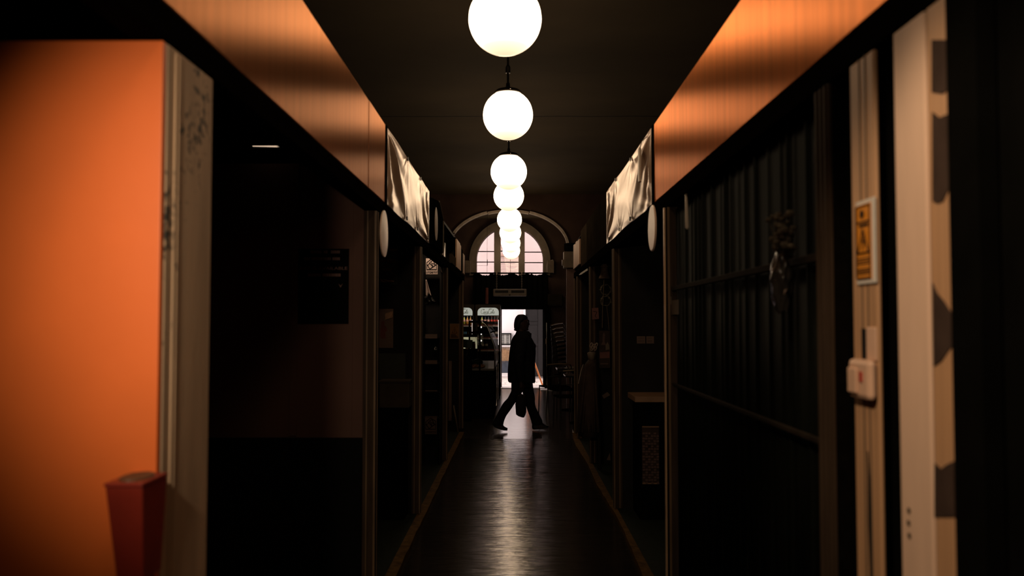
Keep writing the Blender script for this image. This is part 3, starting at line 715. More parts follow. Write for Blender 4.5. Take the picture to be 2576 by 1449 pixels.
def logo(px0, py0, px1, py1, Y, label, word=True):
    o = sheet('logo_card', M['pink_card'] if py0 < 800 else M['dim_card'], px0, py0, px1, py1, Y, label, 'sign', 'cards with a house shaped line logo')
    a, b = at_y(px0, py0, Y), at_y(px1, py1, Y); W, H = b.x - a.x, a.z - b.z
    q = lambda u, v: (a.x + u * W, Y - 0.005, b.z + v * H); mb = MB(); r = 0.0042
    for ln in ([(0.08,0.30),(0.08,0.74),(0.48,0.97),(0.90,0.78),(0.90,0.30),(0.08,0.30)], [(0.10,0.62),(0.34,0.33)], [(0.34,0.33),(0.86,0.60)], [(0.28,0.74),(0.62,0.45)],
               [(0.40,0.80),(0.60,0.88),(0.78,0.62)], [(0.20,0.58),(0.42,0.80),(0.62,0.45)], [(0.55,0.70),(0.88,0.58)]):
        mb.tube([q(*p) for p in ln], r, 6)
    mb.build('house_logo', M['ink'], o)
    if word: line_of(px0 + 0.5, px1 - 0.5, py1 - 6, 6.5, 'umbernir', M['ink'], o, Y - 0.002)
    return o
logo(1071.5, 650, 1101, 690, Y - 0.006, 'pale card with a house shaped line logo at the top of the left shelf rack')
logo(1069, 1050, 1099, 1092, Y - 0.006, 'dim card with a house shaped line logo near the floor of the left shelf rack')
a = at_y(1096, 876, Y - 0.012); pt = tag(box_obj('price_tag', M['black'], (a.x - 0.025, a.x + 0.03, Y - 0.02, Y + 0.002, a.z - 0.03, a.z + 0.03)), 'small black price tag with a pound sign between two shelf edges', 'price tag')
text_part('lettering', '£:', 0.03, M['white_card'], pt, (a.x, Y - 0.022, a.z), height=0.032, depth=0.0008)
def cloth(u, v):
    w = 0.16 + 0.84 * (1 - v); a = at_y(1071, 745, Y - 0.05); return (a.x + u * w * 0.062, Y - 0.06 - 0.012 * math.sin(u * 9), a.z + v * 0.175)
tag(MB().grid(cloth, 14, 14).build('hanging_cloth', M['pink_card'], smooth=True, solid=0.003), 'pale pointed cloth hanging under the upper house logo card', 'cloth')
a = at_y(1072, 754, 9.5); b = at_y(1101, 765, 9.5)
def crum(u, v):
    random.seed(int(u * 40) * 97 + int(v * 30)); return (a.x + u * (b.x - a.x), 9.36 + 0.05 * math.sin(u * 11) * math.sin(v * 8) - 0.03 * v, b.z + v * 0.12 * (0.6 + 0.4 * math.sin(u * 5)) + random.uniform(-.004, .004))
tag(MB().grid(crum, 30, 16).build('crumpled_bag', M['silver_bag'], smooth=True, solid=0.003), 'crumpled dark plastic bag beside the pale pointed cloth', 'bag')

# fourth left stall: warning sign and pale board
def warn(px0, py0, px1, py1, Y, label):
    o = sheet('warning_sign', M['dim_card'], px0, py0, px1, py1, Y, label, 'warning sign', None, 0.006)
    a, b = at_y(px0, py0, Y), at_y(px1, py1, Y); W, H = b.x - a.x, a.z - b.z; e = 0.06
    box_obj('amber_face', M['dull_amber'], (a.x + e*W, b.x - e*W, Y - 0.008, Y - 0.005, b.z + e*W, a.z - e*W), o)
    q = lambda u, v: (a.x + u * W, Y - 0.010, b.z + v * H)
    MB().tube([q(.25,.38), q(.5,.78), q(.75,.38)], 0.004, 6, close=True).build('triangle', M['ink'], o)
    mb = MB().tube([q(.53,.65), q(.47,.55), q(.54,.54), q(.49,.44)], 0.003, 5)
    for k in range(3): mb.box(q(.14,0)[0], q(.86 - .12 * k, 0)[0], Y - 0.011, Y - 0.008, b.z + H * (.10 + .075 * k), b.z + H * (.14 + .075 * k))
    mb.build('bolt_and_text', M['ink'], o)
    return o
warn(1131.5, 814, 1155.5, 852.5, 12.57, 'amber triangle warning sign on the last left post beside the fridges')
tag(box_obj('pale_board', M['dim_card'], (at_y(1129, 908, 12.4).x, at_y(1136.5, 908, 12.4).x, 12.38, 12.42, at_y(1130, 1058, 12.4).z, at_y(1130, 908, 12.4).z)), 'narrow pale upright board in the last left stall', 'board')
a = at_y(1141, 1020, 12.2); tag(MB().tube([(a.x, 12.2, a.z), (a.x + 0.07, 12.1, 0.045)], 0.012, 6).build('leaning_stick', M['rope'], smooth=True), 'thin stick leaning low in the last left stall', 'stick')

# ------------------------------------------------------------------ right side, near: shutter, frames, trunking, pole
t = thing('roller_shutter', 'dark green corrugated shutter closing the near right stall', 'shutter', (XR + 0.02, 3.4, 0.036))
random.seed(17); ribs = []; y = 2.36
while y < 4.56:
    ribs.append((y, random.uniform(0.010, 0.026), random.uniform(0.004, 0.013))); y += random.uniform(0.055, 0.15)
def corr(u, v):
    y = 2.33 + u * (4.59 - 2.33); d = 0.0
    for yy, w, a in ribs:
        if abs(y - yy) < w: d = max(d, a * (0.5 + 0.5 * math.cos(PI * (y - yy) / w)))
    return (XR + 0.045 - d, y, 0.04 + v * (2.15 - 0.04))
MB().grid(corr, 420, 1).build('corrugated_sheet', M['corrugated'], t, smooth=True, solid=0.003)
z = 1.55 + 0.222 * 0.80; MB().box(XR + 0.012, XR + 0.03, 2.34, 4.58, z - 0.012, z + 0.012).build('rail', M['dark_rail'], t, bevel=0.003)
z = 1.55 - 0.40 * 0.80; MB().box(XR + 0.014, XR + 0.03, 2.34, 4.58, z - 0.008, z + 0.008).build('rail', M['dark_rail'], t, bevel=0.003)
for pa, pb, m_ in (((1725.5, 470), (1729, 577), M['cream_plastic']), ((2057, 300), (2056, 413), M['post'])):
    a, b = at_x(*pa, XR + 0.012), at_x(*pb, XR + 0.012); MB().tube([a, (a + b) / 2, b - (b - a) * 0.04, b], [0.005, 0.008, 0.010, 0.004], 10).build('streak_bar', m_, t, smooth=True)  # tapered bars added for the bright reflected streaks on the shutter
MB().box(XR + 0.005, XR + 0.03, 2.33, 4.59, 0.04, 0.075).build('bottom_bar', M['dark_metal'], t, bevel=0.003)
t = thing('ribbed_frame', 'brown ribbed upright frame at the near edge of the corrugated shutter', 'frame', (XR, 2.26, 0.0))
for i in range(7):
    y = 2.213 + i * 0.0155; MB().box(XR - 0.004 - 0.004 * (i % 2), XR + 0.05, y, y + 0.0105, 0.0, 2.16).build('rib', M['post'], t)
box_obj('channel', M['beam'], (XR + 0.004, XR + 0.05, 2.21, 2.325, 0.0, 2.16), t)
structure(box_obj('wall_right_end', M['black'], (XR + 0.035, 3.3, -2.55, 2.205, 0.0, 2.16)), 'black end wall of the right stalls near the viewer')
Y0, Y1 = 1.928, 2.068
t = thing('cable_trunking', 'tan cable trunking with an amber sign and a white switch box', 'trunking', (XR, 2.0, 0.0))
box_obj('casing', M['tan_trunk'], (XR - 0.005, XR + 0.006, Y0, Y1, 0.0, 2.16), t, bevel=0.006)
for y in (1.972, 2.006): box_obj('groove', M['wood_box'], (XR - 0.0065, XR - 0.004, y, y + 0.004, 0.0, 2.16), t)
box_obj('slot', M['dark_frame'], (XR - 0.008, XR - 0.004, 1.985, 2.012, 1.468, 1.537), t)
box_obj('cover_plate', M['switch'], (XR - 0.009, XR - 0.004, 1.930, 1.983, 1.466, 1.540), t, bevel=0.002)
crk = MB(); crk.tube([(XR - 0.0055, 1.992, 1.26), (XR - 0.0055, 1.985, 1.20), (XR - 0.0055, 1.984, 1.10), (XR - 0.0055, 1.975, 0.9), (XR - 0.0055, 1.98, 0.6)], [0.002, 0.004, 0.005, 0.004, 0.003], 6); crk.build('crack', M['dark_frame'], t)
za, zb = at_x(2180, 903, XR).z, at_x(2180, 1001, XR).z
t = thing('switch_box', 'white rounded switch box on the tan trunking', 'switch box', (XR - 0.02, 2.0, zb))
box_obj('body', M['switch'], (XR - 0.028, XR - 0.007, 1.925, 2.045, zb, za), t, bevel=0.014)
box_obj('raised_cover', M['switch'], (XR - 0.033, XR - 0.028, 1.985, 2.036, zb + 0.012, za - 0.02), t, bevel=0.004)
box_obj('red_indicator', M['red_ink'], (XR - 0.031, XR - 0.028, 1.958, 1.972, zb + 0.04, zb + 0.062), t)
# sign on the trunking (lies in the plane of the stall fronts, read from the aisle)
q = lambda px, py: at_x(px, py, XR - 0.006)
ya, yb = q(2205, 600).y, q(2158, 600).y; zt, zb = q(2180, 502).z, q(2180, 714).z
sg = tag(box_obj('warning_sign', M['white_card'], (XR - 0.010, XR - 0.006, ya, yb, zb, zt), bevel=0.001), 'amber electrical warning sign with white border on the tan trunking', 'warning sign')
ia, ib = q(2197, 600).y, q(2161, 600).y; za, zc = zt - 0.010, zb + 0.010
box_obj('amber_face', M['amber'], (XR - 0.012, XR - 0.010, ia, ib, zc, za), sg)
W, H = ib - ia, za - zc; s2 = lambda u, v: (XR - 0.0135, ib - u * W, zc + v * H)
mb = MB().tube([s2(.02,.02), s2(.02,.98), s2(.98,.98), s2(.98,.02)], 0.0016, 5, close=True)
mb.box(XR - 0.0135, XR - 0.011, ib - W * .92, ib - W * .08, zc + H * .755, zc + H * .775)
mb.box(XR - 0.0135, XR - 0.011, ib - W * .85, ib - W * .25, zc + H * .70, zc + H * .735)
for v in (.20, .235, .27, .07, .10, .13): mb.box(XR - 0.0130, XR - 0.011, ib - W * .93, ib - W * .07, zc + H * v, zc + H * (v + .014))
mb.lathe([(0.0001, -0.001), (0.009, -0.001), (0.009, 0.001), (0.0001, 0.001)], s2(.45, .87), 14, 'X'); mb.build('printed_text', M['ink'], sg)
mb = MB().tube([s2(.12,.355), s2(.5,.66), s2(.88,.355)], 0.0024, 6, close=True)
mb.prism([s2(.55,.60), s2(.40,.49), s2(.52,.49), s2(.42,.38), s2(.64,.51), s2(.52,.51), s2(.62,.60)], (0.001, 0, 0)); mb.build('bolt_triangle', M['ink'], sg)
# cream pole and mottled board
t = MB().box(XR - 0.004, XR + 0.006, 1.690, 1.830, 0.0, 2.16).build('cream_pole', M['cream_pole'], bevel=0.008); tag(t, 'broad cream painted upright between trunking and blotched board', 'upright')
mb = MB()
for z, y in ((0.98, 1.80), (0.955, 1.802), (0.93, 1.80)): mb.lathe([(0.0001, -0.001), (0.006, -0.001), (0.006, 0.001), (0.0001, 0.001)], (XR - 0.005, y - 0.01, z + 0.19), 12, 'X')
mb.build('screw_mark', M['tub'], t)
t = tag(box_obj('blotched_board', M['tan_trunk'], (XR, XR + 0.008, 1.606, 1.684, 0.0, 2.16)), 'tan board with large dark blotches at the right edge of the view', 'board')
X = XR - 0.002; bp = lambda px, py: tuple(at_x(px, py, X))
for poly in ([(2344,282),(2362,296),(2380,288),(2397,300),(2398,420),(2391,446),(2384,480),(2372,506),(2358,512),(2345,506)], [(2345,712),(2356,738),(2372,756),(2390,784),(2398,806),(2398,866),(2384,884),(2368,908),(2348,922)], [(2350,1165),(2366,1180),(2382,1168),(2400,1160),(2401,1300),(2350,1300)], [(2343,100),(2398,100),(2398,222),(2384,226),(2370,236),(2343,232)]):
    MB().prism([bp(*p) for p in poly], (0.003, 0, 0)).build('dark_blotch', M['brown_cloth'], t)
box_obj('black_edge', M['black'], (XR - 0.004, XR + 0.03, 1.50, 1.604, 0.0, 2.16), t)

# hanging bag of dried flowers on the shutter
c = at_x(1990, 720, XR - 0.0)
t = thing('hanging_bag', 'crumpled dark bag of dried flowers hung on the shutter rail', 'bag', (c.x, c.y, c.z - 0.1))
def bagf(u, v):
    th = u * 2 * PI; r = 0.30 + 0.7 * math.sin(PI * (0.12 + 0.8 * v)); k = 1 + 0.10 * math.sin(5 * th + 9 * v) + 0.07 * math.sin(9 * th - 13 * v)
    return (c.x - 0.005 + 0.028 * r * k * math.cos(th) - 0.02, c.y + 0.045 * r * k * math.sin(th) + 0.01, c.z - 0.075 + 0.17 * v + 0.006 * math.sin(3 * th))
MB().grid(bagf, 40, 26).build('bag', M['silver_bag'], t, smooth=True)
random.seed(9); mb = MB()
for i in range(46):
    a = Vector((c.x - 0.022, c.y - 0.005 + random.uniform(-.02, .02), c.z + 0.07)); e = a + Vector((random.uniform(-.03, .012), random.uniform(-.075, .03), random.uniform(0.03, 0.14)))
    mb.tube([a, (a + e) / 2 + Vector((0, 0, .01)), e], 0.0016, 4); mb.ball(e, random.uniform(.006, .013), 6, 4)
mb.build('flower_heads', M['dried'], t)
mb = MB()
e = at_x(1955, 760, XR - 0.03); f = at_x(1972, 740, XR - 0.03)
mb.prism([(XR - 0.03, e.y, e.z - 0.012), (XR - 0.03, f.y, f.z + 0.012), (XR - 0.03, f.y - 0.03, f.z + 0.014), (XR - 0.03, e.y - 0.02, e.z - 0.004)], (0.004, 0, 0)); mb.build('pale_tag', M['pink_card'], t)
MB().tube([(c.x - 0.02, c.y, c.z + 0.09), (XR + 0.01, c.y, 1.74)], 0.003, 5).build('string', M['rope'], t)
a = at_x(1694, 770, XR + 0.02); ps = tag(box_obj('small_notice', M['wood_box'], (XR + 0.016, XR + 0.02, a.y - 0.15, a.y + 0.10, a.z - 0.045, a.z + 0.03)), 'small dim notice at the far end of the corrugated shutter', 'notice')
box_obj('torn_corner', M['cream_cloth'], (XR + 0.013, XR + 0.016, a.y + 0.04, a.y + 0.10, a.z + 0.01, a.z + 0.05), ps)

# ------------------------------------------------------------------ second right stall
Y = 7.2
for k, (x0, x1, lb) in enumerate(((1602, 1623, 'left of two small dim cards pinned in the second right stall'), (1626, 1645, 'right of two small dim cards pinned in the second right stall'))):
    o = sheet('small_card', M['dim_card'], x0, 846, x1, 864, Y, lb, 'card', 'pair of small pinned cards')
    a, b = at_y(x0, 846, Y), at_y(x1, 864, Y); mb = MB(); H = a.z - b.z; W = b.x - a.x
    for v in (.2, .38, .7): mb.box(a.x + .12 * W, b.x - (.12 + .1 * k) * W, Y - 0.005, Y - 0.003, b.z + v * H, b.z + (v + .09) * H)
    mb.build('printed_text', M['grey_ink'], o)
a, b = at_y(1604, 998, 6.75), at_y(1661, 1012, 6.75)
t = thing('counter_cabinet', 'dark counter with a tan top edge and a basket weave front panel', 'counter', ((a.x + b.x) / 2 + 0.3, 6.95, 0.036))
box_obj('top', M['shelf_edge'], (a.x - 0.02, 2.2, 6.75, 7.19, b.z, a.z), t, bevel=0.003)
box_obj('body', M['black'], (a.x + 0.02, 2.2, 6.80, 7.19, 0.036, b.z), t)
a, b = at_y(1615, 1072, 6.79), at_y(1658, 1217, 6.79)
pn = box_obj('woven_panel', M['brown_cloth'], (a.x, b.x, 6.785, 6.80, b.z, a.z), t)
mb = MB(); nx, nz = 6, 20; W, H = (b.x - a.x), (a.z - b.z) * 0.9
random.seed(4)
for i in range(nx):
    for j in range(nz):
        x = a.x + W * i / nx; z = b.z + H * j / nz; d = 0.004 + 0.008 * ((i + j) % 2)
        if (i * 3 + j * 5) % 7 < 5: mb.box(x + 0.002, x + W / nx - 0.002, 6.785 - d, 6.786, z + 0.003, z + H / nz - 0.003)
mb.build('weave', M['pink_plaster'], pn)
for z in (a.z - 0.004, b.z + 0.004): box_obj('panel_edge', M['shelf_edge'], (a.x, b.x, 6.778, 6.79, z - 0.004, z + 0.004), pn)
tag(MB().tube([at_y(1592, 1000, 6.7), at_y(1591, 1030, 6.7), at_y(1590, 1060, 6.7)], 0.02, 10).build('rolled_cloth', M['brown_cloth'], smooth=True), 'rolled dark cloth hanging from the left end of the tan counter edge', 'cloth') if False else None

# ------------------------------------------------------------------ third right stall: hats, cords, signs, dressed stand
Y = 9.3
def P(px, py, Yq=Y): return at_y(px, py, Yq)
zbm = 2.163
t = thing('straw_hat_hanging', 'two nested straw hats hanging on a cord in the third right stall', 'hat', tuple(P(1515, 702)))
c = P(1520.5, 684)
MB().lathe([(0.0001, 0.062), (0.028, 0.060), (0.036, 0.03), (0.040, 0.0), (0.045, -0.03), (0.056, -0.052), (0.062, -0.07), (0.052, -0.075), (0.0001, -0.06)], c, 28).build('lower_hat', M['straw_hat'], t, smooth=True)
MB().lathe([(0.0001, 0.05), (0.022, 0.048), (0.030, 0.02), (0.046, 0.0), (0.044, -0.006), (0.0001, -0.004)], c + Vector((0.0, 0, 0.055)), 28).build('upper_hat', M['straw_hat'], t, smooth=True)
MB().tube([c + Vector((0, 0, 0.09)), (c.x, c.y, zbm + 0.3)], 0.003, 5).build('hanging_cord', M['rope'], t)
MB().tube([c + Vector((-0.004, 0, -0.07)), P(1516, 770), P(1515, 825)], 0.004, 6).build('trailing_cord', M['rope'], t)
def ringo(cp, r, label):
    mb = MB(); random.seed(int(cp.z * 100)); pts = [(cp.x + r * math.cos(2*PI*i/24), cp.y + 0.01 * math.sin(i), cp.z + r * math.sin(2*PI*i/24) * (1 + 0.1 * math.sin(i * 1.7))) for i in range(24)]
    mb.tube(pts, 0.005, 6, close=True)
    for i in range(14):
        p = Vector(random.choice(pts)); mb.ball(p, random.uniform(0.006, 0.013), 6, 4)
    return tag(mb.build('twig_wreath', M['dried']), label, 'wreath', 'twig wreaths in the third right stall')
w1 = ringo(P(1524, 729, 9.44), 0.055, 'upper twig wreath below the nested straw hats'); w2 = ringo(P(1524, 757, 9.44), 0.052, 'lower twig wreath below the nested straw hats')
for w, a, b in ((w1, (1524, 716), (1523, 640)), (w2, (1524, 745), (1524, 740))): MB().tube([P(*a, 9.44), P(*b, 9.44)], 0.002, 4).build('cord', M['rope'], w)
MB().tube([P(1526, 769, 9.44), P(1530, 800, 9.44), P(1532, 830, 9.44)], 0.003, 5).build('trailing_cord', M['rope'], w2)
o = MB().prism([P(1489, 775), P(1505, 774), P(1507, 802), P(1490, 804)], (0, 0.006, 0)).build('red_brown_card', M['dull_red']); tag(o, 'red brown card hanging slightly askew in the third right stall', 'card')
a = P(1497, 788, Y - 0.003); mb = MB().tube([a + Vector((-.02, 0, .02)), a + Vector((.02, 0, .015)), a + Vector((0.0, 0, -.03)), a + Vector((.015, 0, -.045))], 0.003, 5); mb.build('printed_mark', M['ink'], o)
o = sheet('picture_banner', M['brown_cloth'], 1507, 832, 1535, 926, 9.36, 'dark picture banner hanging under the twig wreaths', 'banner')
a, b = at_y(1507, 832, 9.35), at_y(1535, 926, 9.35); W, H = b.x - a.x, a.z - b.z; q = lambda u, v, d=0.0: (a.x + u * W, 9.355 - d, b.z + v * H)
MB().prism([q(.18,.62), q(.32,.70), q(.34,.90), q(.46,.96), q(.56,.88), q(.50,.72), q(.62,.62)], (0, 0.002, 0)).build('printed_figure', M['pink_plaster'], o)
MB().prism([q(.60,.62), q(.78,.70), q(.90,.62), q(.95,.50), q(.60,.48)], (0, 0.002, 0)).build('printed_shape', M['cream_cloth'], o)
MB().prism([q(.06,.26), q(.06,.42), q(.95,.44), q(.95,.27)], (0, 0.002, 0)).build('caption_plate', M['dull_red'], o)
MB().box(q(.1,0)[0], q(.8,0)[0], 9.353, 9.356, q(0,.10)[2], q(0,.13)[2]).build('caption_line', M['pink_plaster'], o)
# dressed stand with bows
t = thing('dress_stand', 'stand draped in a long dark brown dress with cream collar', 'dress stand', (0.86, 9.1, 0.035))
def sl(Yq, rows): 
    out = []
    for py, l, r, b in rows: p, w = at_y(l, py, Yq), at_y(r, py, Yq); out.append((p.z, p.x, w.x, b))
    return out
MB().slices(sl(9.1, [(905, 1480, 1500, .05), (915, 1472, 1502, .08), (930, 1464, 1504, .11), (960, 1458, 1506, .13), (1000, 1455, 1506, .15), (1050, 1452, 1507, .16), (1075, 1452, 1506, .16), (1096, 1456, 1505, .15)]), 40, 9.1).build('dress', M['brown_cloth'], t, smooth=True)
fold = MB()
for k in range(6):
    x0 = 1476 + k * 4; x1 = 1455 + k * 10; fold.tube([at_y(x0, 915, 9.02), at_y((x0 + x1) / 2, 1000, 8.97), at_y(x1, 1088, 8.95)], [0.006, 0.012, 0.018], 6)
fold.build('fold', M['brown_cloth'], t, smooth=True)
MB().slices(sl(9.1, [(906, 1480, 1496, .045), (888, 1477, 1498, .05), (886, 1480, 1495, .04)]), 24, 9.1).build('collar', M['cream_cloth'], t, smooth=True)
MB().tube([P(1467, 917, 9.05), P(1461, 935, 9.0), P(1455, 965, 8.95)], 0.004, 5).build('ribbon', M['bow'], t)
MB().tube([(0.86, 9.1, 0.037), (0.86, 9.1, 0.40), (P(1488, 900, 9.1).x, 9.1, P(1488, 890, 9.1).z)], 0.02, 8).build('pole', M['dark_metal'], t)
mb = MB()
for px, py, r in ((1487, 868, .014), (1493, 872, .016), (1500, 868, .013), (1490, 876, .015), (1498, 877, .012)):
    cc = P(px, py, 9.08); mb.tube([cc + Vector((r * math.cos(2*PI*i/12), 0.004 * math.sin(i), 1.6 * r * math.sin(2*PI*i/12 + .6))) for i in range(12)], 0.005, 5, close=True)
tag(mb.build('ribbon_bow', M['bow']), 'pale looped ribbon bow above the cream collar of the dress', 'bow')
mb = MB().prism([P(1514, 995, 9.496), P(1528, 986, 9.496), P(1535, 994, 9.496), P(1519, 1003, 9.496)], (0, 0.004, 0)); tag(mb.build('price_ticket', M['dim_card']), 'small pale tilted ticket on the partition beside the dark dress', 'ticket')
mb = MB().prism([P(1526, 1157, 9.496), P(1534, 1139, 9.496), P(1536, 1158, 9.496)], (0, 0.004, 0)); tag(mb.build('paper_scrap', M['dim_card']), 'torn paper scrap low on the partition of the third right stall', 'paper')
mb = MB().prism([P(1440.5, 1080, 12.12), P(1449, 1103, 12.12), P(1444, 1105, 12.12), P(1440, 1094, 12.12)], (0, 0.01, 0)); tag(mb.build('kerb_chip', M['white_card']), 'pale chipped end cap of the right platform edge', 'end cap')
# white strip drawn as the daylight under the far right beam
tq = lambda px, py: at_x(px, py, XR - 0.004) + Vector((0, 0, 0.02))
mb = MB().prism([tq(1456, 696), tq(1460, 691), tq(1477, 680), tq(1477, 685), tq(1468, 691), tq(1462, 695)], (0.008, 0, 0)); tag(mb.build('daylight_strip', M['white_card']), 'white strip of painted daylight under the far end of the right beam', 'strip')

# ------------------------------------------------------------------ around the arch
p0, p1 = at_y(1425, 680, 16.9), at_y(1446, 680, 16.9)
t = tag(box_obj('pinkish_pillar', M['pink_plaster'], (p0.x, p1.x + 0.02, 16.85, 16.99, 0.0, at_y(1430, 676, 16.9).z), bevel=0.006), 'slim pinkish pillar beside the right foot of the arch', 'pillar')
box_obj('lower_facing', M['pink_plaster'], (p0.x - 0.006, p1.x + 0.02, 16.84, 16.99, 0.0, at_y(1430, 745, 16.9).z), t)
a, b = at_y(1418, 633, 16.8), at_y(1446, 674, 16.8)
t = thing('wooden_box', 'brown wooden box capping the slim pinkish pillar', 'box', ((a.x+b.x)/2, 16.85, b.z))
box_obj('body', M['wood_box'], (a.x, b.x, 16.75, 16.99, b.z, a.z), t, bevel=0.006); box_obj('side_block', M['wood_box'], (a.x - 0.03, a.x, 16.8, 16.95, b.z + 0.05, b.z + 0.16), t)
a, b = at_y(1423, 612, 16.85), at_y(1444, 632, 16.85)
tag(MB().lathe([(0.0001, 0), (0.10, 0), (0.11, 0.03), (0.11, 0.14), (0.09, 0.155), (0.0001, 0.155)], ((a.x+b.x)/2, 16.87, b.z), 24).build('black_drum', M['black'], smooth=True), 'black drum standing on the brown wooden box', 'drum')
a, b = at_y(1377, 655, 20.8), at_y(1394, 686, 20.8)
t = thing('junction_box', 'brown junction box right of the half round window', 'junction box', ((a.x+b.x)/2, 20.9, b.z))
box_obj('body', M['wood_box'], (a.x, b.x, 20.82, 20.99, b.z, a.z), t, bevel=0.006)
MB().tube([at_y(1391, 654, 20.86), at_y(1378, 657, 20.86), at_y(1375.5, 668, 20.86), at_y(1376, 686, 20.86)], 0.008, 6).build('cable', M['arch_trim'], t)
a, b = at_y(1170, 655, 20.8), at_y(1184, 686, 20.8); tag(box_obj('wall_box', M['wood_box'], (a.x, b.x, 20.82, 20.99, b.z, a.z), bevel=0.006), 'dim brown box left of the half round window', 'box')
# curtain over the door head, its rail, heater, cord
a, b = at_y(1190, 690, 20.72), at_y(1379, 778.5, 20.72)
t = thing('black_curtain', 'black hanging curtain across the wall under the half round window', 'curtain', ((a.x+b.x)/2, 20.75, b.z))
random.seed(21); xs = [a.x + (b.x-a.x)*i/80 for i in range(81)]; rag = [random.uniform(-0.018, 0.012) + 0.02*math.sin(i*0.35) for i in range(81)]
def cur(u, v):
    i = int(round(u*80)); return (xs[i], 20.74 + 0.012*math.sin(i*1.1), b.z + v*(a.z - b.z) + (rag[i] if v > 0.99 else 0))
MB().grid(cur, 80, 8).build('fabric', M['black'], t, solid=0.01)
z = at_y(1280, 687.3, 20.7).z; MB().box(a.x - 0.05, b.x, 20.66, 20.70, z - 0.017, z + 0.017).build('rail', M['black'], t)
a, b = at_y(1240.5, 727, 20.0), at_y(1325, 745, 20.0)
t = thing('infrared_heater', 'grey twin panel heater hanging on two chains above the doorway', 'heater', ((a.x+b.x)/2, 20.05, b.z))
box_obj('casing', M['heater'], (a.x, b.x, 20.0, 20.10, b.z, a.z), t, bevel=0.02)
W = b.x - a.x
for u0, u1 in ((.06, .45), (.54, .93)): box_obj('heating_panel', M['heater_dark'], (a.x + u0*W, a.x + u1*W, 19.99, 20.01, b.z + .075, a.z - .03), t)
box_obj('knob', M['black'], (a.x + .47*W, a.x + .52*W, 19.985, 20.0, b.z + .015, b.z + .035), t)
for px in (1249.5, 1312.5):
    x = at_y(px, 700, 20.05).x; zt = at_y(px, 691, 20.05).z; mb = MB(); n = 12; za = a.z - 0.005
    for i in range(n):
        zc = za + (zt - za) * (i + .5) / n; h = (zt - za) / n * 0.62
        mb.tube([(x + (0.012 if i % 2 == 0 else 0.0) * math.cos(2*PI*j/8), 20.05 + (0.012 if i % 2 else 0.0) * math.cos(2*PI*j/8), zc + h * math.sin(2*PI*j/8)) for j in range(8)], 0.004, 5, close=True)
    mb.build('chain', M['heater'], t)
    box_obj('bracket', M['pink_card'], (x - 0.015, x + 0.015, 20.04, 20.06, zt, zt + 0.075), t)
    MB().tube([(x, 20.05, zt + 0.07), (x, 20.66, zt + 0.09)], 0.006, 5).build('hanger', M['dark_metal'], t)
c1, c2 = at_y(1226, 590, 20.2), at_y(1225, 724, 20.2)
t = thing('hanging_tube', 'dull red tube hanging on a thin cord left of the heater', 'tube', (c1.x, 20.2, at_y(1225, 764, 20.2).z))
MB().tube([(c1.x, 20.2, CEIL), (c2.x, 20.2, c2.z)], 0.003, 5).build('cord', M['dark_frame'], t)
MB().tube([(c1.x, 20.2, at_y(1226, 653, 20.2).z), (c1.x, 20.2, at_y(1226, 668, 20.2).z)], 0.009, 6).build('toggle', M['black'], t)
MB().tube([(c1.x, 20.2, at_y(1226, 668, 20.2).z), (at_y(1199, 668, 20.2).x, 20.2, at_y(1199, 668, 20.2).z)], 0.003, 5).build('side_wire', M['dark_frame'], t)
MB().tube([(c2.x, 20.2, c2.z), (c2.x - .004, 20.2, at_y(1225, 764, 20.2).z)], [0.03, 0.036], 12).build('tube_body', M['dull_red'], t)
tag(MB().tube([at_y(1395, 560, 16.96), at_y(1396, 610, 16.96), at_y(1395, 690, 20.9)], 0.008, 5).build('wall_cable', M['black']), 'thin dark cable running down right of the arch', 'cable') if False else None
# door frame uprights and step mat
x = DX1; t = thing('door_frame', 'dark door jamb with a bright metal edge right of the doorway', 'door frame', (x + 0.06, 20.9, 0.0))
box_obj('jamb', M['black'], (x, x + 0.14, 20.62, 20.99, 0.013, DZ), t); box_obj('metal_edge', M['chrome'], (x + 0.035, x + 0.047, 20.60, 20.62, 0.013, 1.55), t); box_obj('lock_plate', M['pink_card'], (x + 0.02, x + 0.05, 20.6, 20.62, 1.05, 1.18), t)
a = at_y(1378, 982, 20.3); tag(box_obj('door_mat', M['step'], (a.x - 0.17, a.x + 0.12, 20.1, 20.55, 0.0, 0.012)), 'small pale mat on the floor inside the right door jamb', 'mat')
a, b = at_y(1378, 740, 20.7), at_y(1415, 768, 20.7); t = thing('grey_cabinet', 'dim grey cabinet high on the wall right of the heater', 'cabinet', ((a.x+b.x)/2, 20.8, b.z)); box_obj('body', M['grey_board'], (a.x, b.x, 20.72, 20.99, b.z, a.z), t, bevel=0.01); box_obj('door', M['grey_board'], (a.x + .01, b.x - .01, 20.71, 20.72, b.z + .02, a.z - .02), t)

# ------------------------------------------------------------------ outside the doorway
structure(box_obj('outside_ground', M['cobble'], (-9, 9, 21.25, 40, -0.16, -0.06)), 'pale cobbled lane outside the doorway')
structure(box_obj('outside_pavement', M['stone'], (-9, 9, 25.6, 28.0, -0.06, 0.0)), 'pale paved strip along the far white wall')
structure(box_obj('outside_step', M['step'], (-1.4, 1.8, 21.25, 21.75, -0.10, -0.01)), 'pale stone step outside the doorway')
YO = 27.7
structure(box_obj('wall_outside', M['white_wall'], (-8, 8, YO, YO + 0.4, -0.1, 9.0)), 'sunless white rendered wall across the lane')
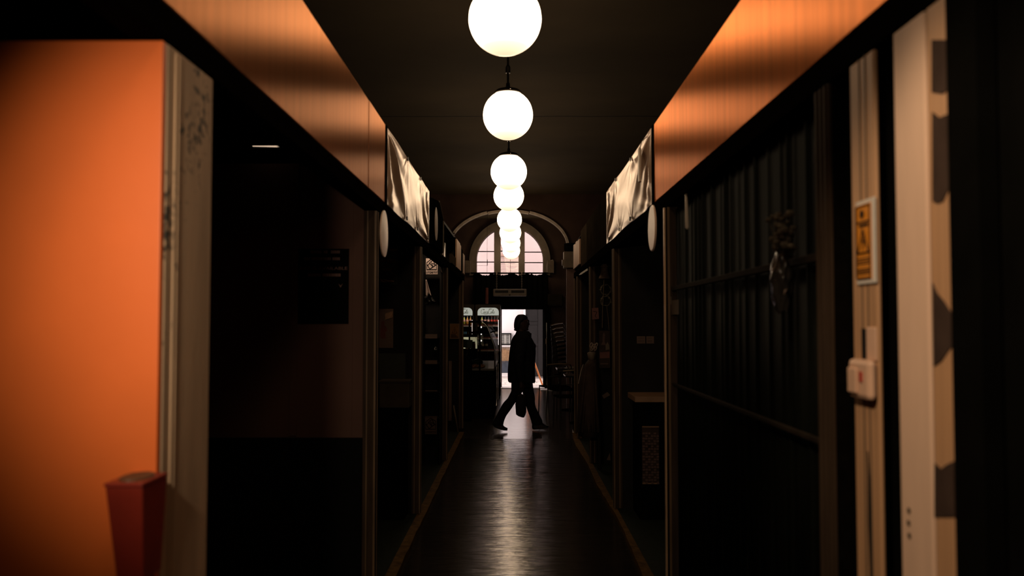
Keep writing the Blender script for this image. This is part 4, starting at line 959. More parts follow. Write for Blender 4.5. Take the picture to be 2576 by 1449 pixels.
# boarded gable seen through the middle of the round window
a, b = at_y(1260, 610, YO - 0.1), at_y(1306, 690, YO - 0.1)
t = thing('boarded_bay', 'cream boarded bay on the white wall across the lane', 'bay', ((a.x+b.x)/2, YO - 0.2, b.z - 0.3))
mb = MB(); n = 26
M['bay_board'] = mat('cream_bay_board', (0.74, 0.65, 0.61), 0.8, var=0.05)
M['bay_cornice'] = mat('tan_cornice', (0.55, 0.40, 0.33), 0.8, var=0.1)
for i in range(n):
    z0 = b.z - 0.3 + i * (a.z - b.z + 0.3) / n; mb.box(a.x - 0.02, at_y(1284, 600, YO).x - 0.01, YO - 0.06, YO - 0.001, z0, z0 + (a.z - b.z + 0.3) / n - 0.006); mb.box(at_y(1284, 600, YO).x + 0.01, b.x + 0.03, YO - 0.06, YO - 0.001, z0, z0 + (a.z - b.z + 0.3) / n - 0.006)
mb.build('boarding', M['bay_board'], t)
z = at_y(1270, 643, YO).z
for dz in (0, 0.33): box_obj('cornice', M['bay_cornice'], (a.x - 0.02, b.x + 0.03, YO - 0.14, YO - 0.001, z + dz - 0.022, z + dz + 0.022), t)
# shuttered window low in the white wall
a, b = at_y(1256, 838, YO - 0.1), at_y(1286, 867.5, YO - 0.1)
t = thing('shuttered_window', 'small dark framed window with cream louvred shutters in the white wall', 'window', ((a.x+b.x)/2, YO - 0.06, b.z))
e = 0.035
fr = MB().box(a.x - .25, b.x, YO - 0.12, YO - 0.001, a.z - e, a.z).box(a.x - .25, b.x, YO - 0.12, YO - 0.001, b.z, b.z + e).box(b.x - e, b.x, YO - 0.12, YO - 0.001, b.z, a.z).box(a.x - .25, a.x - .25 + e, YO - 0.12, YO - 0.001, b.z, a.z)
fr.build('frame', M['dark_frame'], t)
box_obj('dark_reveal', M['dark_frame'], (a.x - .25, b.x, YO - 0.03, YO - 0.001, b.z, a.z), t)
xm = at_y(1271, 850, YO - 0.1).x
for x0, x1 in ((a.x - 0.08, xm - 0.002), (xm + 0.002, b.x - e)):
    lf = MB().box(x0, x0 + 0.028, YO - 0.09, YO - 0.06, b.z + e, a.z - e).box(x1 - 0.028, x1, YO - 0.09, YO - 0.06, b.z + e, a.z - e).build('shutter_leaf', M['shutter'], t)
    mb = MB(); n = 9; hz = (a.z - b.z - 2 * e) / n
    for i in range(n): mb.box(x0 + 0.026, x1 - 0.026, YO - 0.085, YO - 0.065, b.z + e + i * hz + 0.010, b.z + e + (i + 1) * hz - 0.008)
    mb.build('louvre', M['shutter'], lf)
zs = at_y(1270, 870, YO).z; tag(box_obj('white_sill', M['white_wall'], (a.x - 0.6, b.x + 0.02, YO - 0.16, YO - 0.001, zs - 0.03, zs + 0.02)), 'white ledge under the shuttered window', 'ledge')
# planter with dry ornamental grass
a, b = at_y(1240, 908, 27.2), at_y(1286, 934, 27.2)
t = thing('planter', 'blue grey trough planter in front of the white wall', 'planter', ((a.x+b.x)/2, 27.35, 0.0))
box_obj('trough', M['blue_grey'], (a.x - 0.8, b.x, 27.15, 27.55, 0.0, a.z), t, bevel=0.01); box_obj('rim', M['blue_grey'], (a.x - 0.81, b.x + 0.01, 27.14, 27.56, a.z - 0.03, a.z), t); box_obj('soil', M['tub'], (a.x - 0.78, b.x - 0.02, 27.17, 27.53, a.z - 0.02, a.z + 0.004), t)
random.seed(12); mb = MB(); zt = at_y(1270, 872, 27.2).z
for i in range(1500):
    x = random.uniform(a.x - 0.5, b.x - 0.01); y = random.uniform(27.17, 27.5); L_ = (zt - a.z) * random.uniform(0.5, 1.1); dx = random.gauss(0, 0.13); dy = random.gauss(0, .05)
    p = Vector((x, y, a.z)); q = Vector((x + dx * 0.4, y + dy, a.z + L_ * 0.7)); r = Vector((x + dx, y + dy - .03, a.z + L_ * random.uniform(0.75, 1.0)))
    w = 0.004
    mb._add([p + Vector((-w,0,0)), p + Vector((w,0,0)), q + Vector((w,0,0)), q + Vector((-w,0,0)), r], [(0,1,2,3), (3,2,4)])
    if i % 2 == 0:
        s = q + Vector((random.gauss(0, .1), -0.08, -L_ * random.uniform(0.7, 1.0))); mb._add([q + Vector((-w,0,0)), q + Vector((w,0,0)), s], [(0,1,2)])
tag(mb.build('dry_grass', M['straw']), 'straw coloured ornamental grass filling the blue grey planter', 'grass', kind='stuff')
# grey panelled door further along
Yd = 25.3; a, b = at_y(1322, 740, Yd), at_y(1372, 946, Yd)
t = thing('grey_door', 'dim grey panelled door across the lane, right half of the doorway view', 'door', ((a.x+b.x)/2 + .2, Yd, 0.0))
xr = b.x + 0.5
box_obj('leaf', M['grey_door'], (a.x, xr, Yd, Yd + 0.05, 0.0, 2.5), t)
st = MB()
for py, h in ((806, .03), (868, .04), (931, .05)): zz = at_y(1340, py, Yd).z; st.box(a.x + .02, at_y(1354, py, Yd).x, Yd - 0.016, Yd, zz - h/2, zz + h)
xs_ = at_y(1353.5, 800, Yd).x; st.box(xs_, xs_ + 0.12, Yd - 0.016, Yd, 0.02, 2.5); st.box(a.x, a.x + 0.05, Yd - 0.016, Yd, 0.02, 2.5)
st.build('rail', M['grey_door'], t)
gv = MB(); zz = at_y(1340, 817.5, Yd).z; gv.box(a.x + .06, xs_ - .01, Yd - 0.004, Yd, zz - .008, zz + .008); gv.box(xs_ - .012, xs_, Yd - 0.004, Yd, .3, 2.5); gv.build('moulding', M['dark_frame'], t)
box_obj('edge_trim', M['white_wall'], (a.x - 0.05, a.x - 0.005, Yd - 0.02, Yd + 0.1, 1.72, 2.5), t)
box_obj('side_wall', M['grey_door'], (xr, xr + 0.1, Yd, YO - 0.01, 0.0, 2.5), t); box_obj('porch_roof', M['grey_door'], (a.x, xr, Yd, YO - 0.01, 2.5, 2.56), t)
# easel of orange wood, mostly behind the walking person
t = thing('easel', 'orange wooden easel leg standing slanted outside the doorway', 'easel', (0.42, 22.0, -0.06))
f1 = at_y(1366.5, 966, 22.0); f1.z = -0.06; ap = at_y(1328, 866, 22.1)
MB().tube([f1, ap], 0.020, 8).build('leg', M['orange_wood'], t)
MB().tube([(2 * ap.x - f1.x + 0.02, 22.0, -0.06), ap], 0.020, 8).build('leg', M['orange_wood'], t)
MB().tube([(ap.x, 22.55, -0.06), ap], 0.018, 8).build('leg', M['orange_wood'], t)
z = 0.55; MB().tube([(ap.x - 0.12, 21.98, z), (ap.x + 0.10, 21.98, z)], 0.015, 8).build('crossbar', M['orange_wood'], t)

# ------------------------------------------------------------------ drinks fridges
YF = 19.5
def bottle_proto(body_m, label_m, cap_m, label, loc, h=0.183, group='drink bottles in the two fridges'):
    t = thing('drink_bottle', label, 'bottle', loc, group); k = h / 0.21; c = Vector(loc)
    MB().lathe([(0.0001, 0), (0.026*k, 0), (0.030*k, 0.008*k), (0.030*k, 0.105*k), (0.027*k, 0.125*k), (0.014*k, 0.165*k), (0.0105*k, 0.178*k), (0.0105*k, 0.194*k), (0.0001, 0.194*k)], c, 16).build('body', body_m, t, smooth=True)
    MB().lathe([(0.0306*k, 0.070*k), (0.0312*k, 0.072*k), (0.0312*k, 0.118*k), (0.0290*k, 0.120*k)], c, 16).build('label_band', label_m, t, smooth=True)
    MB().lathe([(0.0001, 0.190*k), (0.0135*k, 0.190*k), (0.0135*k, 0.207*k), (0.012*k, 0.21*k), (0.0001, 0.21*k)], c, 14).build('cap', cap_m, t)
    return t
# script lettering of the header, drawn as pen strokes in a 10 x 3 box
def arc(cx, cy, rx, ry, a0, a1, n=12): return [(cx + rx*math.cos(math.radians(a0+(a1-a0)*i/n)), cy + ry*math.sin(math.radians(a0+(a1-a0)*i/n))) for i in range(n+1)]
SCRIPT = [arc(1.3, 1.45, 1.0, 1.25, 40, 330, 20) + [(2.5, 1.35)],
          arc(2.6, 0.75, 0.36, 0.52, 60, 420, 14) + [(3.2, 1.0)],
          arc(3.65, 0.75, 0.40, 0.52, 50, 310, 12), arc(4.55, 0.75, 0.38, 0.52, 50, 400, 14) + [(4.95, 1.3), (4.92, 0.35), (5.2, 0.3)],
          [(4.9, 0.55), (5.5, 0.75)],
          arc(6.2, 1.35, 0.9, 1.3, 60, 325, 20), arc(6.2, 2.3, 1.3, 0.55, 150, 20, 12),
          arc(7.3, 0.75, 0.34, 0.52, 60, 420, 14) + [(7.8, 1.0)],
          [(7.75, 0.6), (8.25, 1.7), (8.42, 2.35), (8.22, 2.5), (8.06, 1.9), (8.0, 0.7), (8.15, 0.3), (8.45, 0.45)],
          arc(8.9, 0.75, 0.36, 0.52, 50, 400, 14) + [(9.25, 1.3), (9.22, 0.35), (9.6, 0.35)],
          [(1.9, 2.0), (2.2, 2.55), (2.0, 2.75), (1.6, 2.2)], [(2.4, 0.0), (4.0, -0.15), (5.4, 0.1)]]
def fridge(px0, px1, label):
    a, b = at_y(px0, 766, YF), at_y(px1, 766, YF); x0, x1, zt = a.x, b.x, a.z; W = x1 - x0
    t = thing('drinks_fridge', label, 'fridge', ((x0+x1)/2, YF + 0.3, 0.0), 'upright drinks fridges')
    k = W / 62.0                                     # metres per photographed pixel
    hx0, hx1 = x0 + 5.5*k, x1 - 4*k; hz0, hz1 = zt - 27*k, zt - 8*k
    mb = MB(); mb.box(x0, x0 + 0.02, YF, YF + 0.62, 0.05, zt); mb.box(x1 - 0.02, x1, YF, YF + 0.62, 0.05, zt); mb.box(x0, x1, YF + 0.60, YF + 0.62, 0.05, zt)
    mb.box(x0, x1, YF, YF + 0.62, zt - 0.02, zt); mb.box(x0, x1, YF, YF + 0.62, 0.05, 0.20); mb.box(x0, x1, YF + 0.03, YF + 0.62, hz0 - 0.01, hz0 + 0.01)
    mb.build('cabinet', M['fridge'], t)
    fz0 = 0.24
    mb = MB(); mb.box(x0, hx0, YF - 0.04, YF, 0.2, zt - 0.005); mb.box(hx1, x1, YF - 0.04, YF, 0.2, zt - 0.005); mb.box(hx0, hx1, YF - 0.04, YF, hz1, zt - 0.005); mb.box(hx0, hx1, YF - 0.04, YF, 0.2, fz0); mb.box(hx0, hx1, YF - 0.04, YF, hz0 - 0.012, hz0)
    r = 11*k                                          # rounded top corners of the lit header
    for sx, cx in ((-1, hx0 + r), (1, hx1 - r)):
        for i in range(8):
            t0, t1 = PI/2*i/8, PI/2*(i+1)/8; q = lambda tt: (cx + sx*r*math.cos(tt), YF - 0.04, hz1 - r + r*math.sin(tt))
            mb.prism([q(t0), q(t1), (cx + sx*r, YF - 0.04, hz1)], (0, 0.04, 0))
    dr = mb.build('door', M['fridge'], t)
    box_obj('glass', M['glass'], (hx0, hx1, YF - 0.022, YF - 0.018, fz0, hz0 - 0.012), dr)
    box_obj('handle', M['dark_metal'], (x0 + 0.012, x0 + 0.026, YF - 0.075, YF - 0.04, 0.9, 1.5), dr)
    hd = box_obj('lit_header', M['header'], (hx0, hx1, YF - 0.03, YF - 0.005, hz0, hz1), t)
    mb = MB(); s = (hx1 - hx0) * 0.70 / 10; ox = hx0 + (hx1 - hx0) * 0.115; oz = hz0 + 0.030
    for st in SCRIPT: mb.tube([(ox + (u + 0.30 * v) * s, YF - 0.032, oz + v * s * 1.25) for u, v in st], 0.0042 if len(st) > 3 else 0.0035, 5)
    mb.build('script_lettering', M['script'], hd)
    box_obj('liner', M['fridge_in'], (x0 + 0.02, x1 - 0.02, YF + 0.58, YF + 0.60, 0.2, hz0 - 0.01), t)
    sz = [zt - 49*k - 0.0, zt - 80*k, zt - 110*k, zt - 142*k]
    for z in sz:
        sh = box_obj('shelf', M['dark_metal'], (x0 + 0.02, x1 - 0.02, YF + 0.06, YF + 0.56, z - 0.012, z), t); box_obj('price_rail', M['white_card'], (hx0, hx1, YF + 0.05, YF + 0.058, z - 0.052, z - 0.030), sh); box_obj('red_strip', M['shelf_red'], (hx0, hx1, YF + 0.05, YF + 0.058, z - 0.028, z - 0.004), sh)
    box_obj('top_lamp', M['fridge_lamp'], (x0 + 0.06, x1 - 0.06, YF + 0.002, YF + 0.026, hz0 - 0.007, hz0 + 0.012), t)
    box_obj('light_strip', M['led'], (hx1 - 0.016, hx1 - 0.004, YF + 0.004, YF + 0.02, 1.06, hz0 - 0.10), t)
    box_obj('kick_plate', M['black'], (x0 + 0.01, x1 - 0.01, YF + 0.02, YF + 0.6, 0.0, 0.06), t)
    return sz, k, x0
szR, kR, xR0 = fridge(1196, 1259, 'drinks fridge next to the doorway, its whole lit header showing')
szL, kL, xL0 = fridge(1130, 1193, 'drinks fridge half hidden behind the last left post')
def fx(px): return at_y(px, 800, YF + 0.1).x
yb = YF + 0.10
protos = {}
def put(kind, px, z, label, h=0.183):
    mats = {'cola': (M['cola'], M['red_label'], M['red_cap']), 'blue': (M['cola'], M['pink_label'], M['blue_cap']), 'yellow': (M['lime_drink'], M['pink_label'], M['blue_cap']),
            'amber': (M['amber_drink'], M['pink_label'], M['white_cap']), 'white': (M['cola'], M['white_label'], M['cola'])}[kind]
    loc = (fx(px), yb, z)
    if kind in protos: return dup(protos[kind], loc, label)
    protos[kind] = bottle_proto(*mats, label, loc, h)
ordn = ['first', 'second', 'third', 'fourth', 'fifth', 'sixth']
for i, (kd, px) in enumerate((('yellow', 1212.5), ('blue', 1221), ('blue', 1229), ('cola', 1237), ('cola', 1244.5), ('cola', 1252))):
    dsc = {'yellow': 'yellow drink bottle', 'blue': 'dark bottle with blue cap', 'cola': 'dark bottle with red cap'}[kd]
    put(kd, px, szR[0], '%s, %s from left on top shelf of doorway fridge' % (dsc, ordn[i]))
for i, px in enumerate((1238.5, 1247.5, 1253.5)): put('white', px, szR[1], 'dark bottle with white label, %s on second shelf of doorway fridge' % ordn[i], 0.195)
for i, px in enumerate((1206, 1215, 1224)): put('white', px, szR[2], 'dark bottle with white label, %s on third shelf of doorway fridge' % ordn[i], 0.195)
for i, (kd, px) in enumerate((('yellow', 1168), ('amber', 1176), ('amber', 1184))):
    dsc = {'yellow': 'yellow drink bottle with blue cap', 'amber': 'amber drink bottle with white cap'}[kd]
    put(kd, px, szL[0], '%s, %s on top shelf of half hidden fridge' % (dsc, ordn[i]))
can = None
for i, px in enumerate((1167.5, 1172, 1178, 1184)):
    loc = (fx(px), yb, szL[1]); lb = '%s, %s on second shelf of half hidden fridge' % ('blue drink can' if i < 2 else 'brown drink can', ordn[i])
    t = thing('drink_can', lb, 'can', loc, 'drink cans in the half hidden fridge'); m_ = M['blue_can'] if i < 2 else M['tub']
    MB().lathe([(0.0001, 0), (0.016, 0), (0.019, 0.008), (0.019, 0.10), (0.015, 0.112), (0.0001, 0.112)], loc, 14).build('body', m_, t, smooth=True)
    MB().lathe([(0.0001, 0.111), (0.014, 0.111), (0.015, 0.115), (0.0001, 0.113)], loc, 12).build('lid', M['tray'], t)

# ------------------------------------------------------------------ delicatessen counter
YD0, YD1 = 14.2, 17.2; XF = at_y(1244, 900, YD0).x; XB = -1.55
zt = at_y(1200, 809, YD0).z; zs = at_y(1243, 872, YD0).z; zb = at_y(1240, 932, YD0).z; xt = at_y(1206, 810, YD0).x
t = thing('deli_counter', 'dark delicatessen counter with a curved glass front beside the aisle', 'counter', ((XF+XB)/2, (YD0+YD1)/2, 0.0))
box_obj('base_cabinet', M['black'], (XB, XF - 0.02, YD0, YD1, 0.08, zb), t, bevel=0.006)
box_obj('plinth', M['black'], (XB + 0.05, XF - 0.07, YD0 + 0.05, YD1 - 0.05, 0.0, 0.08), t)
box_obj('front_board', M['beam'], (XF - 0.02, XF, YD0, YD1, 0.12, zb - 0.08), t); 
for y in (YD0 + 1.2, YD0 + 2.4): box_obj('upright_strip', M['chrome'], (XF, XF + 0.012, y, y + 0.03, 0.1, zb), t)
box_obj('deck', M['tray'], (XB + 0.5, XF - 0.01, YD0, YD1, zb, zb + 0.03), t)
prof = [(xt, zt), (at_y(1213, 811, YD0).x, at_y(1213, 811, YD0).z), (at_y(1220, 815, YD0).x, at_y(1220, 815, YD0).z), (at_y(1226, 822, YD0).x, at_y(1226, 822, YD0).z), (at_y(1231, 834, YD0).x, at_y(1231, 834, YD0).z), (at_y(1236, 850, YD0).x, at_y(1236, 850, YD0).z), (XF, zs), (XF + 0.005, zs - 0.12), (XF + 0.005, zb)]
gm = MB(); gm.loft([[Vector((x, y, z)) for x, z in prof] + [Vector((x - 0.006, y, z - 0.004)) for x, z in prof[::-1]] for y in (YD0 + 0.03, YD1)]); gm.build('curved_glass', M['deli_glass'], t, smooth=False)
xr_ = at_y(1179, 810, YD0).x
ed = MB().tube([(x, YD0, z) for x, z in prof], 0.013, 8); ed.build('chrome_edge', M['chrome'], t, smooth=True)
ed = MB().box(xr_, xt + 0.02, YD0 - 0.01, YD1, zt - 0.02, zt + 0.015).box(xr_, xr_ + 0.025, YD0 - 0.01, YD0 + 0.03, zb, zt).box(xt - 0.005, xt + 0.02, YD0 - 0.008, YD0 + 0.02, zb, zt); zm = at_y(1200, 837, YD0).z; ed.box(xr_, XF - 0.07, YD0 - 0.004, YD1, zm - 0.012, zm + 0.008)
ed.build('black_frame', M['black'], t)
box_obj('end_glass', M['deli_glass'], (xr_, XF - 0.1, YD0 + 0.012, YD0 + 0.018, zb, zt), t)
box_obj('middle_shelf', M['glass'], (xr_, XF - 0.08, YD0 + 0.05, YD1, zm - 0.016, zm - 0.012), t)
for py in (823, 840, 857): MB().ball(at_y(1210.5, py, YD0 + 0.9), 0.013, 12, 8, (1, 1, 1.3)).build('glass_glint', M['glint'], t, smooth=True)  # glowing beads added as the lamp glints reflected in the glass
mb = MB().prism([at_y(1190, 838, YD0 + .1), at_y(1196, 837, YD0 + .1), at_y(1212, 868, YD0 + .1), at_y(1206, 870, YD0 + .1)], (0, 0.6, 0)); mb.build('inner_screen', M['deli_glass'], t)
# lit back counter behind the case
a, b = at_y(1150, 848, 17.3), at_y(1197, 879, 17.3)
t = thing('back_counter', 'back counter with a lit yellowish splashback behind the till', 'counter', ((a.x+b.x)/2, 17.5, 0.0))
box_obj('body', M['black'], (a.x - 0.3, b.x, 17.3, 17.9, 0.0, b.z), t); box_obj('splashback', M['lit_splash'], (a.x - 0.3, b.x, 17.86, 17.9, b.z, a.z - 0.01), t); box_obj('upper_shelf', M['black'], (a.x - 0.3, b.x, 17.3, 17.9, a.z, a.z + 0.05), t)
for k, (px, lb) in enumerate(((1177, 'pale jar on the lit back counter, left of two'), (1190, 'amber jar on the lit back counter, right of two'))):
    c = at_y(px, 870, 17.45); c.z = b.z; j_ = thing('jar', lb, 'jar', c, 'jars on the back counter')
    MB().lathe([(0.0001, 0), (0.045, 0), (0.05, 0.02), (0.05, 0.11), (0.04, 0.13), (0.0001, 0.13)], c, 16).build('body', M['cream_plastic'] if k == 0 else M['amber_drink'], j_, smooth=True); MB().lathe([(0.0001, 0.13), (0.043, 0.13), (0.043, 0.15), (0.0001, 0.152)], c, 16).build('lid', M['dark_metal'], j_)
t = None
# pastries on the deck
pp = None; random.seed(31); spots = [(1172, 0.12), (1181, 0.25), (1190, 0.1), (1199, 0.3), (1207, 0.14), (1215, 0.28), (1177, 0.5), (1195, 0.55), (1211, 0.5)]
pn = ['small glazed pastry at the left front of the deli deck', 'glazed pastry second from the left on the deli deck', 'glazed pastry third from the left on the deli deck', 'glazed pastry in the middle of the deli deck', 'glazed pastry right of the middle of the deli deck', 'glazed pastry nearest the curved glass on the deli deck', 'glazed pastry behind the left front ones on the deli deck', 'glazed pastry in the back row, middle of the deli deck', 'glazed pastry in the back row near the curved glass']
def croissant(loc, lb):
    mb = MB(); pts = [Vector(loc) + Vector((0.055 * math.sin(q), 0.05 * math.cos(q), 0.022)) for q in [(-1.3 + 2.6 * i / 10) for i in range(11)]]
    mb.tube(pts, [0.006, 0.014, 0.018, 0.021, 0.024, 0.025, 0.024, 0.021, 0.018, 0.014, 0.006], 10)
    o = mb.build('pastry', M['pastry'], smooth=True); return tag(o, lb, 'pastry', 'pastries in the deli counter')
for (px, dy), lb in zip(spots, pn):
    x = at_y(px, 920, YD0 + dy).x
    if pp is None: pp = croissant((x, YD0 + 0.1 + dy, zb + 0.03), lb); bz_ = pp.location.z
    else:
        o = pp.copy(); COL.objects.link(o); o.location = (x, YD0 + 0.1 + dy, bz_); o.rotation_euler = (0, 0, random.uniform(-1.5, 1.5)); o['label'] = lb
for k, (px, lb) in enumerate(((1183, 'foil wrapped green parcel behind the pastries, left'), (1203, 'foil wrapped green parcel behind the pastries, right'))):
    x = at_y(px, 905, YD0 + 1.0).x; tag(MB().ball((x, YD0 + 1.0, zb + 0.03 + 0.06), 0.07, 14, 8, (1.2, 1, 0.85)).build('wrapped_parcel', M['leaf_wrap']), lb, 'parcel', 'foil parcels in the deli counter')
tag(box_obj('low_cabinet', M['black'], (-0.78, XF + 0.01, 17.95, 19.3, 0.0, 0.92), bevel=0.006), 'low dark cabinet between the deli counter and the drinks fridges', 'cabinet')
# till screen
a, b = at_y(1160, 853, 13.85), at_y(1188.5, 876, 13.85)
t = thing('till_screen', 'dark till screen seen from behind at the end of the deli counter', 'screen', ((a.x+b.x)/2, 13.9, 0.0))
MB().prism([a, at_y(1189, 855.5, 13.85), at_y(1187.5, 877, 13.85), at_y(1160, 873.5, 13.85)], (0, 0.03, 0)).build('back_cover', M['screen'], t, bevel=0.004)
MB().tube([at_y(1180, 875, 13.9), at_y(1176, 888, 13.95), at_y(1172, 897, 13.95)], 0.012, 8).build('arm', M['chrome'], t)
zq = at_y(1178, 897, 13.95).z; box_obj('foot', M['black'], (a.x, b.x, 13.86, 14.08, zq - 0.02, zq), t)
box_obj('stand', M['black'], (a.x - 0.1, b.x - 0.02, 13.8, 14.1, 0.0, zq - 0.021), t)

# ------------------------------------------------------------------ chairs and tables on the right
def chair_parts(t, c, steel, seat_m):
    c = Vector(c); W, D, SH, BH = 0.42, 0.42, 0.45, 0.85
    for sx in (-1, 1):
        MB().tube([c + Vector((sx*W/2, -D/2, 0)), c + Vector((sx*W/2*.96, -D/2 + .02, SH)), ], 0.010, 8).build('leg', steel, t)
        MB().tube([c + Vector((sx*W/2, D/2 + .05, 0)), c + Vector((sx*W/2*.96, D/2 - .02, SH)), c + Vector((sx*W/2*.94, D/2 + .06, BH - .05)), c + Vector((sx*W/2*.8, D/2 + .075, BH))], 0.010, 8).build('leg', steel, t)
    MB().tube([c + Vector((-W/2*.82, D/2 + .075, BH)), c + Vector((0, D/2 + .085, BH + .012)), c + Vector((W/2*.82, D/2 + .075, BH))], 0.012, 8).build('back_rail', M['rail_steel'], t)
    MB().tube([c + Vector((-W/2*.93, D/2 + .03, BH - .20)), c + Vector((0, D/2 + .04, BH - .195)), c + Vector((W/2*.93, D/2 + .03, BH - .20))], 0.007, 8).build('back_slat', steel, t)
    MB().box(c.x - W/2, c.x + W/2, c.y - D/2, c.y + D/2, c.z + SH, c.z + SH + .025).build('seat', seat_m, t, bevel=0.01)
cpos = (at_y(1401, 900, 18.3).x, 18.45)
ch0 = thing('stacking_chair', 'bottom chair of the tall stack right of the doorway', 'chair', (cpos[0], cpos[1], 0.0), 'stacked dark chairs right of the doorway')
chair_parts(ch0, (cpos[0], cpos[1], 0.0), M['chrome_dark'] if 'chrome_dark' in M else M['chrome'], M['black'])
names = ['second', 'third', 'fourth', 'fifth', 'sixth', 'seventh', 'eighth', 'ninth']
for i, nm in enumerate(names):
    k = i + 1; lb = '%s chair up from the bottom of the tall stack' % nm if i < 8 else ''
    if i == 7: lb = 'topmost chair of the tall stack, its top rail highest'
    dup(ch0, (cpos[0] + 0.40 - 0.006 * k, cpos[1] + 0.004 * k, 0.090 * k), lb, (Matrix.Rotation(math.radians(-11), 3, 'Y') @ Matrix.Rotation(math.radians(38), 3, 'Z')).to_euler())
ch0.rotation_euler = (0, 0, math.radians(38)); ch0.location.x += 0.24
def cafe_table(x, y, label):
    t = thing('cafe_table', label, 'table', (x, y, 0), 'small dark tables along the right')
    box_obj('top', M['black_gloss'], (x - .3, x + .3, y - .3, y + .3, 0.72, 0.745), t, bevel=0.006)
    MB().tube([(x, y, 0.03), (x, y, 0.72)], 0.03, 10).build('column', M['dark_metal'], t); MB().lathe([(0.0001, 0), (0.22, 0), (0.22, 0.012), (0.05, 0.035), (0.0001, 0.035)], (x, y, 0), 24).build('base', M['black'], t)
    return t
cafe_table(1.02, 15.6, 'small dark cafe table just before the slim pinkish pillar'); cafe_table(1.05, 13.6, 'small dark cafe table near the end post of the right stalls')
for x, y, r, lb in ((0.66, 15.05, 200, 'dark chair at the cafe table before the pinkish pillar'), (0.78, 14.35, 20, 'dark chair between the two cafe tables on the right'), (0.80, 13.0, 190, 'dark chair nearest the end post of the right stalls')):
    dup(ch0, (x, y, 0), lb, (0, 0, math.radians(r)))['group'] = 'dark chairs at the cafe tables'
for k, (py, dx, lb) in enumerate(((0.775, 0, 'lower of the pale edged menus lying on the table by the pillar'), (0.79, .03, 'upper of the pale edged menus lying on the table by the pillar'))):
    o = MB().box(0.86 + dx, 1.14 + dx, 15.35, 15.6, 0.746 + .013 * k, 0.757 + .013 * k).build('menu', M['wood_box'], bevel=0.002); tag(o, lb, 'menu', 'menus on the cafe table')
    box_obj('page_edge', M['bow'], (0.862 + dx, 1.138 + dx, 15.347, 15.35, 0.748 + .013 * k, 0.753 + .013 * k), o)
t = thing('napkin_holder', 'small metal napkin holder on the table near the end post', 'napkin holder', (0.95, 13.5, 0.745)); box_obj('tray', M['chrome'], (0.9, 1.0, 13.45, 13.55, 0.745, 0.755), t); box_obj('side', M['chrome'], (0.9, 0.904, 13.45, 13.55, 0.755, 0.83), t); box_obj('side', M['chrome'], (0.996, 1.0, 13.45, 13.55, 0.755, 0.83), t); box_obj('napkin_stack', M['cream_cloth'], (0.91, 0.99, 13.46, 13.54, 0.756, 0.82), t)

# ------------------------------------------------------------------ the walking person
YP = 12.6
def PX(px, py, dy=0.0): return at_y(px, py, YP + dy)
def rows(lst, dy=0.0, grow=0.0):
    out = []
    for py, l, r, b in lst:
        p, q = PX(l, py, dy), PX(r, py, dy); out.append((p.z, p.x - grow, q.x + grow, b + grow))
    return out
per = thing('person', 'person in a dark coat walking to the right, carrying a bag low', 'person', (PX(1310, 1080).x, YP, 0.0))
body = MB()
head = [(792.5,1305,1316,.03), (795,1301,1322,.05), (800,1297.5,1327,.066), (806,1296,1329.5,.073), (812,1295.5,1330,.075), (816,1296,1330,.074), (820,1297,1329.5,.070), (824,1298.5,1328.8,.064), (828,1301,1328.2,.056), (831,1305,1327,.045), (833,1309,1325,.03)]
body.slices(rows(head), 28, YP)
body.slices(rows([(818,1299,1318,.05), (830,1300,1320,.052), (840,1299,1322,.056), (846,1297,1324,.08)]), 20, YP)          # neck
body.slices(rows([(843,1297,1322,.09), (850,1294,1328,.17), (858,1291,1334,.19), (875,1290,1338,.175), (905,1290,1336,.155), (930,1288,1337,.16), (950,1288,1338,.17), (962,1291,1338,.15), (968,1300,1334,.10)]), 28, YP)
body.slices(rows([(955,1291,1320,.085), (984,1289,1313,.08), (1002,1281,1302,.072), (1015,1270,1293,.068), (1026,1263,1284,.065), (1047,1253,1268,.055), (1062,1244,1263,.045), (1070,1243,1262,.04)], -.09), 20, YP - .09)   # rear leg
body.slices(rows([(955,1309,1338,.085), (976,1313,1339,.08), (1000,1320,1343,.07), (1011,1323,1343,.068), (1027,1330,1346,.062), (1045,1337,1353,.052), (1060,1342,1358,.045), (1068,1342,1358,.04)], .09), 20, YP + .09)      # front leg
sh_r, el_r, wr_r = PX(1311, 852, -.18), PX(1306, 912, -.24), PX(1311, 962, -.25)
sh_l, el_l, wr_l = PX(1311, 852, .18), PX(1316, 910, .24), PX(1334, 945, .23)
for s_, e_, w_ in ((sh_r, el_r, wr_r), (sh_l, el_l, wr_l)): body.tube([s_, (s_ + e_) / 2, e_, (e_ + w_) / 2, w_], [.055, .052, .042, .036, .028], 12)
def hand(w, down, out):
    """palm, four curled fingers and a thumb below the wrist w"""
    f = Vector((0.0, 0, -1.0)); a = Vector((1, 0, 0)); body.tube([w, w + f * .035, w + f * .085], [.026, .034, .030], 12)
    for k, (off, ln) in enumerate(((-.027, .060), (-.009, .070), (.009, .066), (.027, .052))):
        p = w + f * .08 + a * off; body.tube([p, p + f * ln * .5 + Vector((0, out * .012, 0)), p + f * ln * .72 + Vector((0, out * .034, 0)), p + f * ln * .45 + Vector((0, out * .052, 0))], [.0095, .009, .0085, .007], 8)
    p = w + f * .03 + a * .03; body.tube([p, p + f * .03 + a * .018 + Vector((0, out * .012, 0)), p + f * .058 + a * .012 + Vector((0, out * .03, 0))], [.012, .0105, .008], 8)
hand(wr_r, 0, 1); hand(wr_l, 0, -1)
for sl_, dy in (([(1062,1243,1264,.04), (1070,1243,1266,.042), (1076,1252,1272,.042)], -.09), ([(1062,1341,1360,.04), (1070,1342,1372,.042), (1077,1342,1376,.04)], .09)): body.slices(rows(sl_, dy), 16, YP + dy)
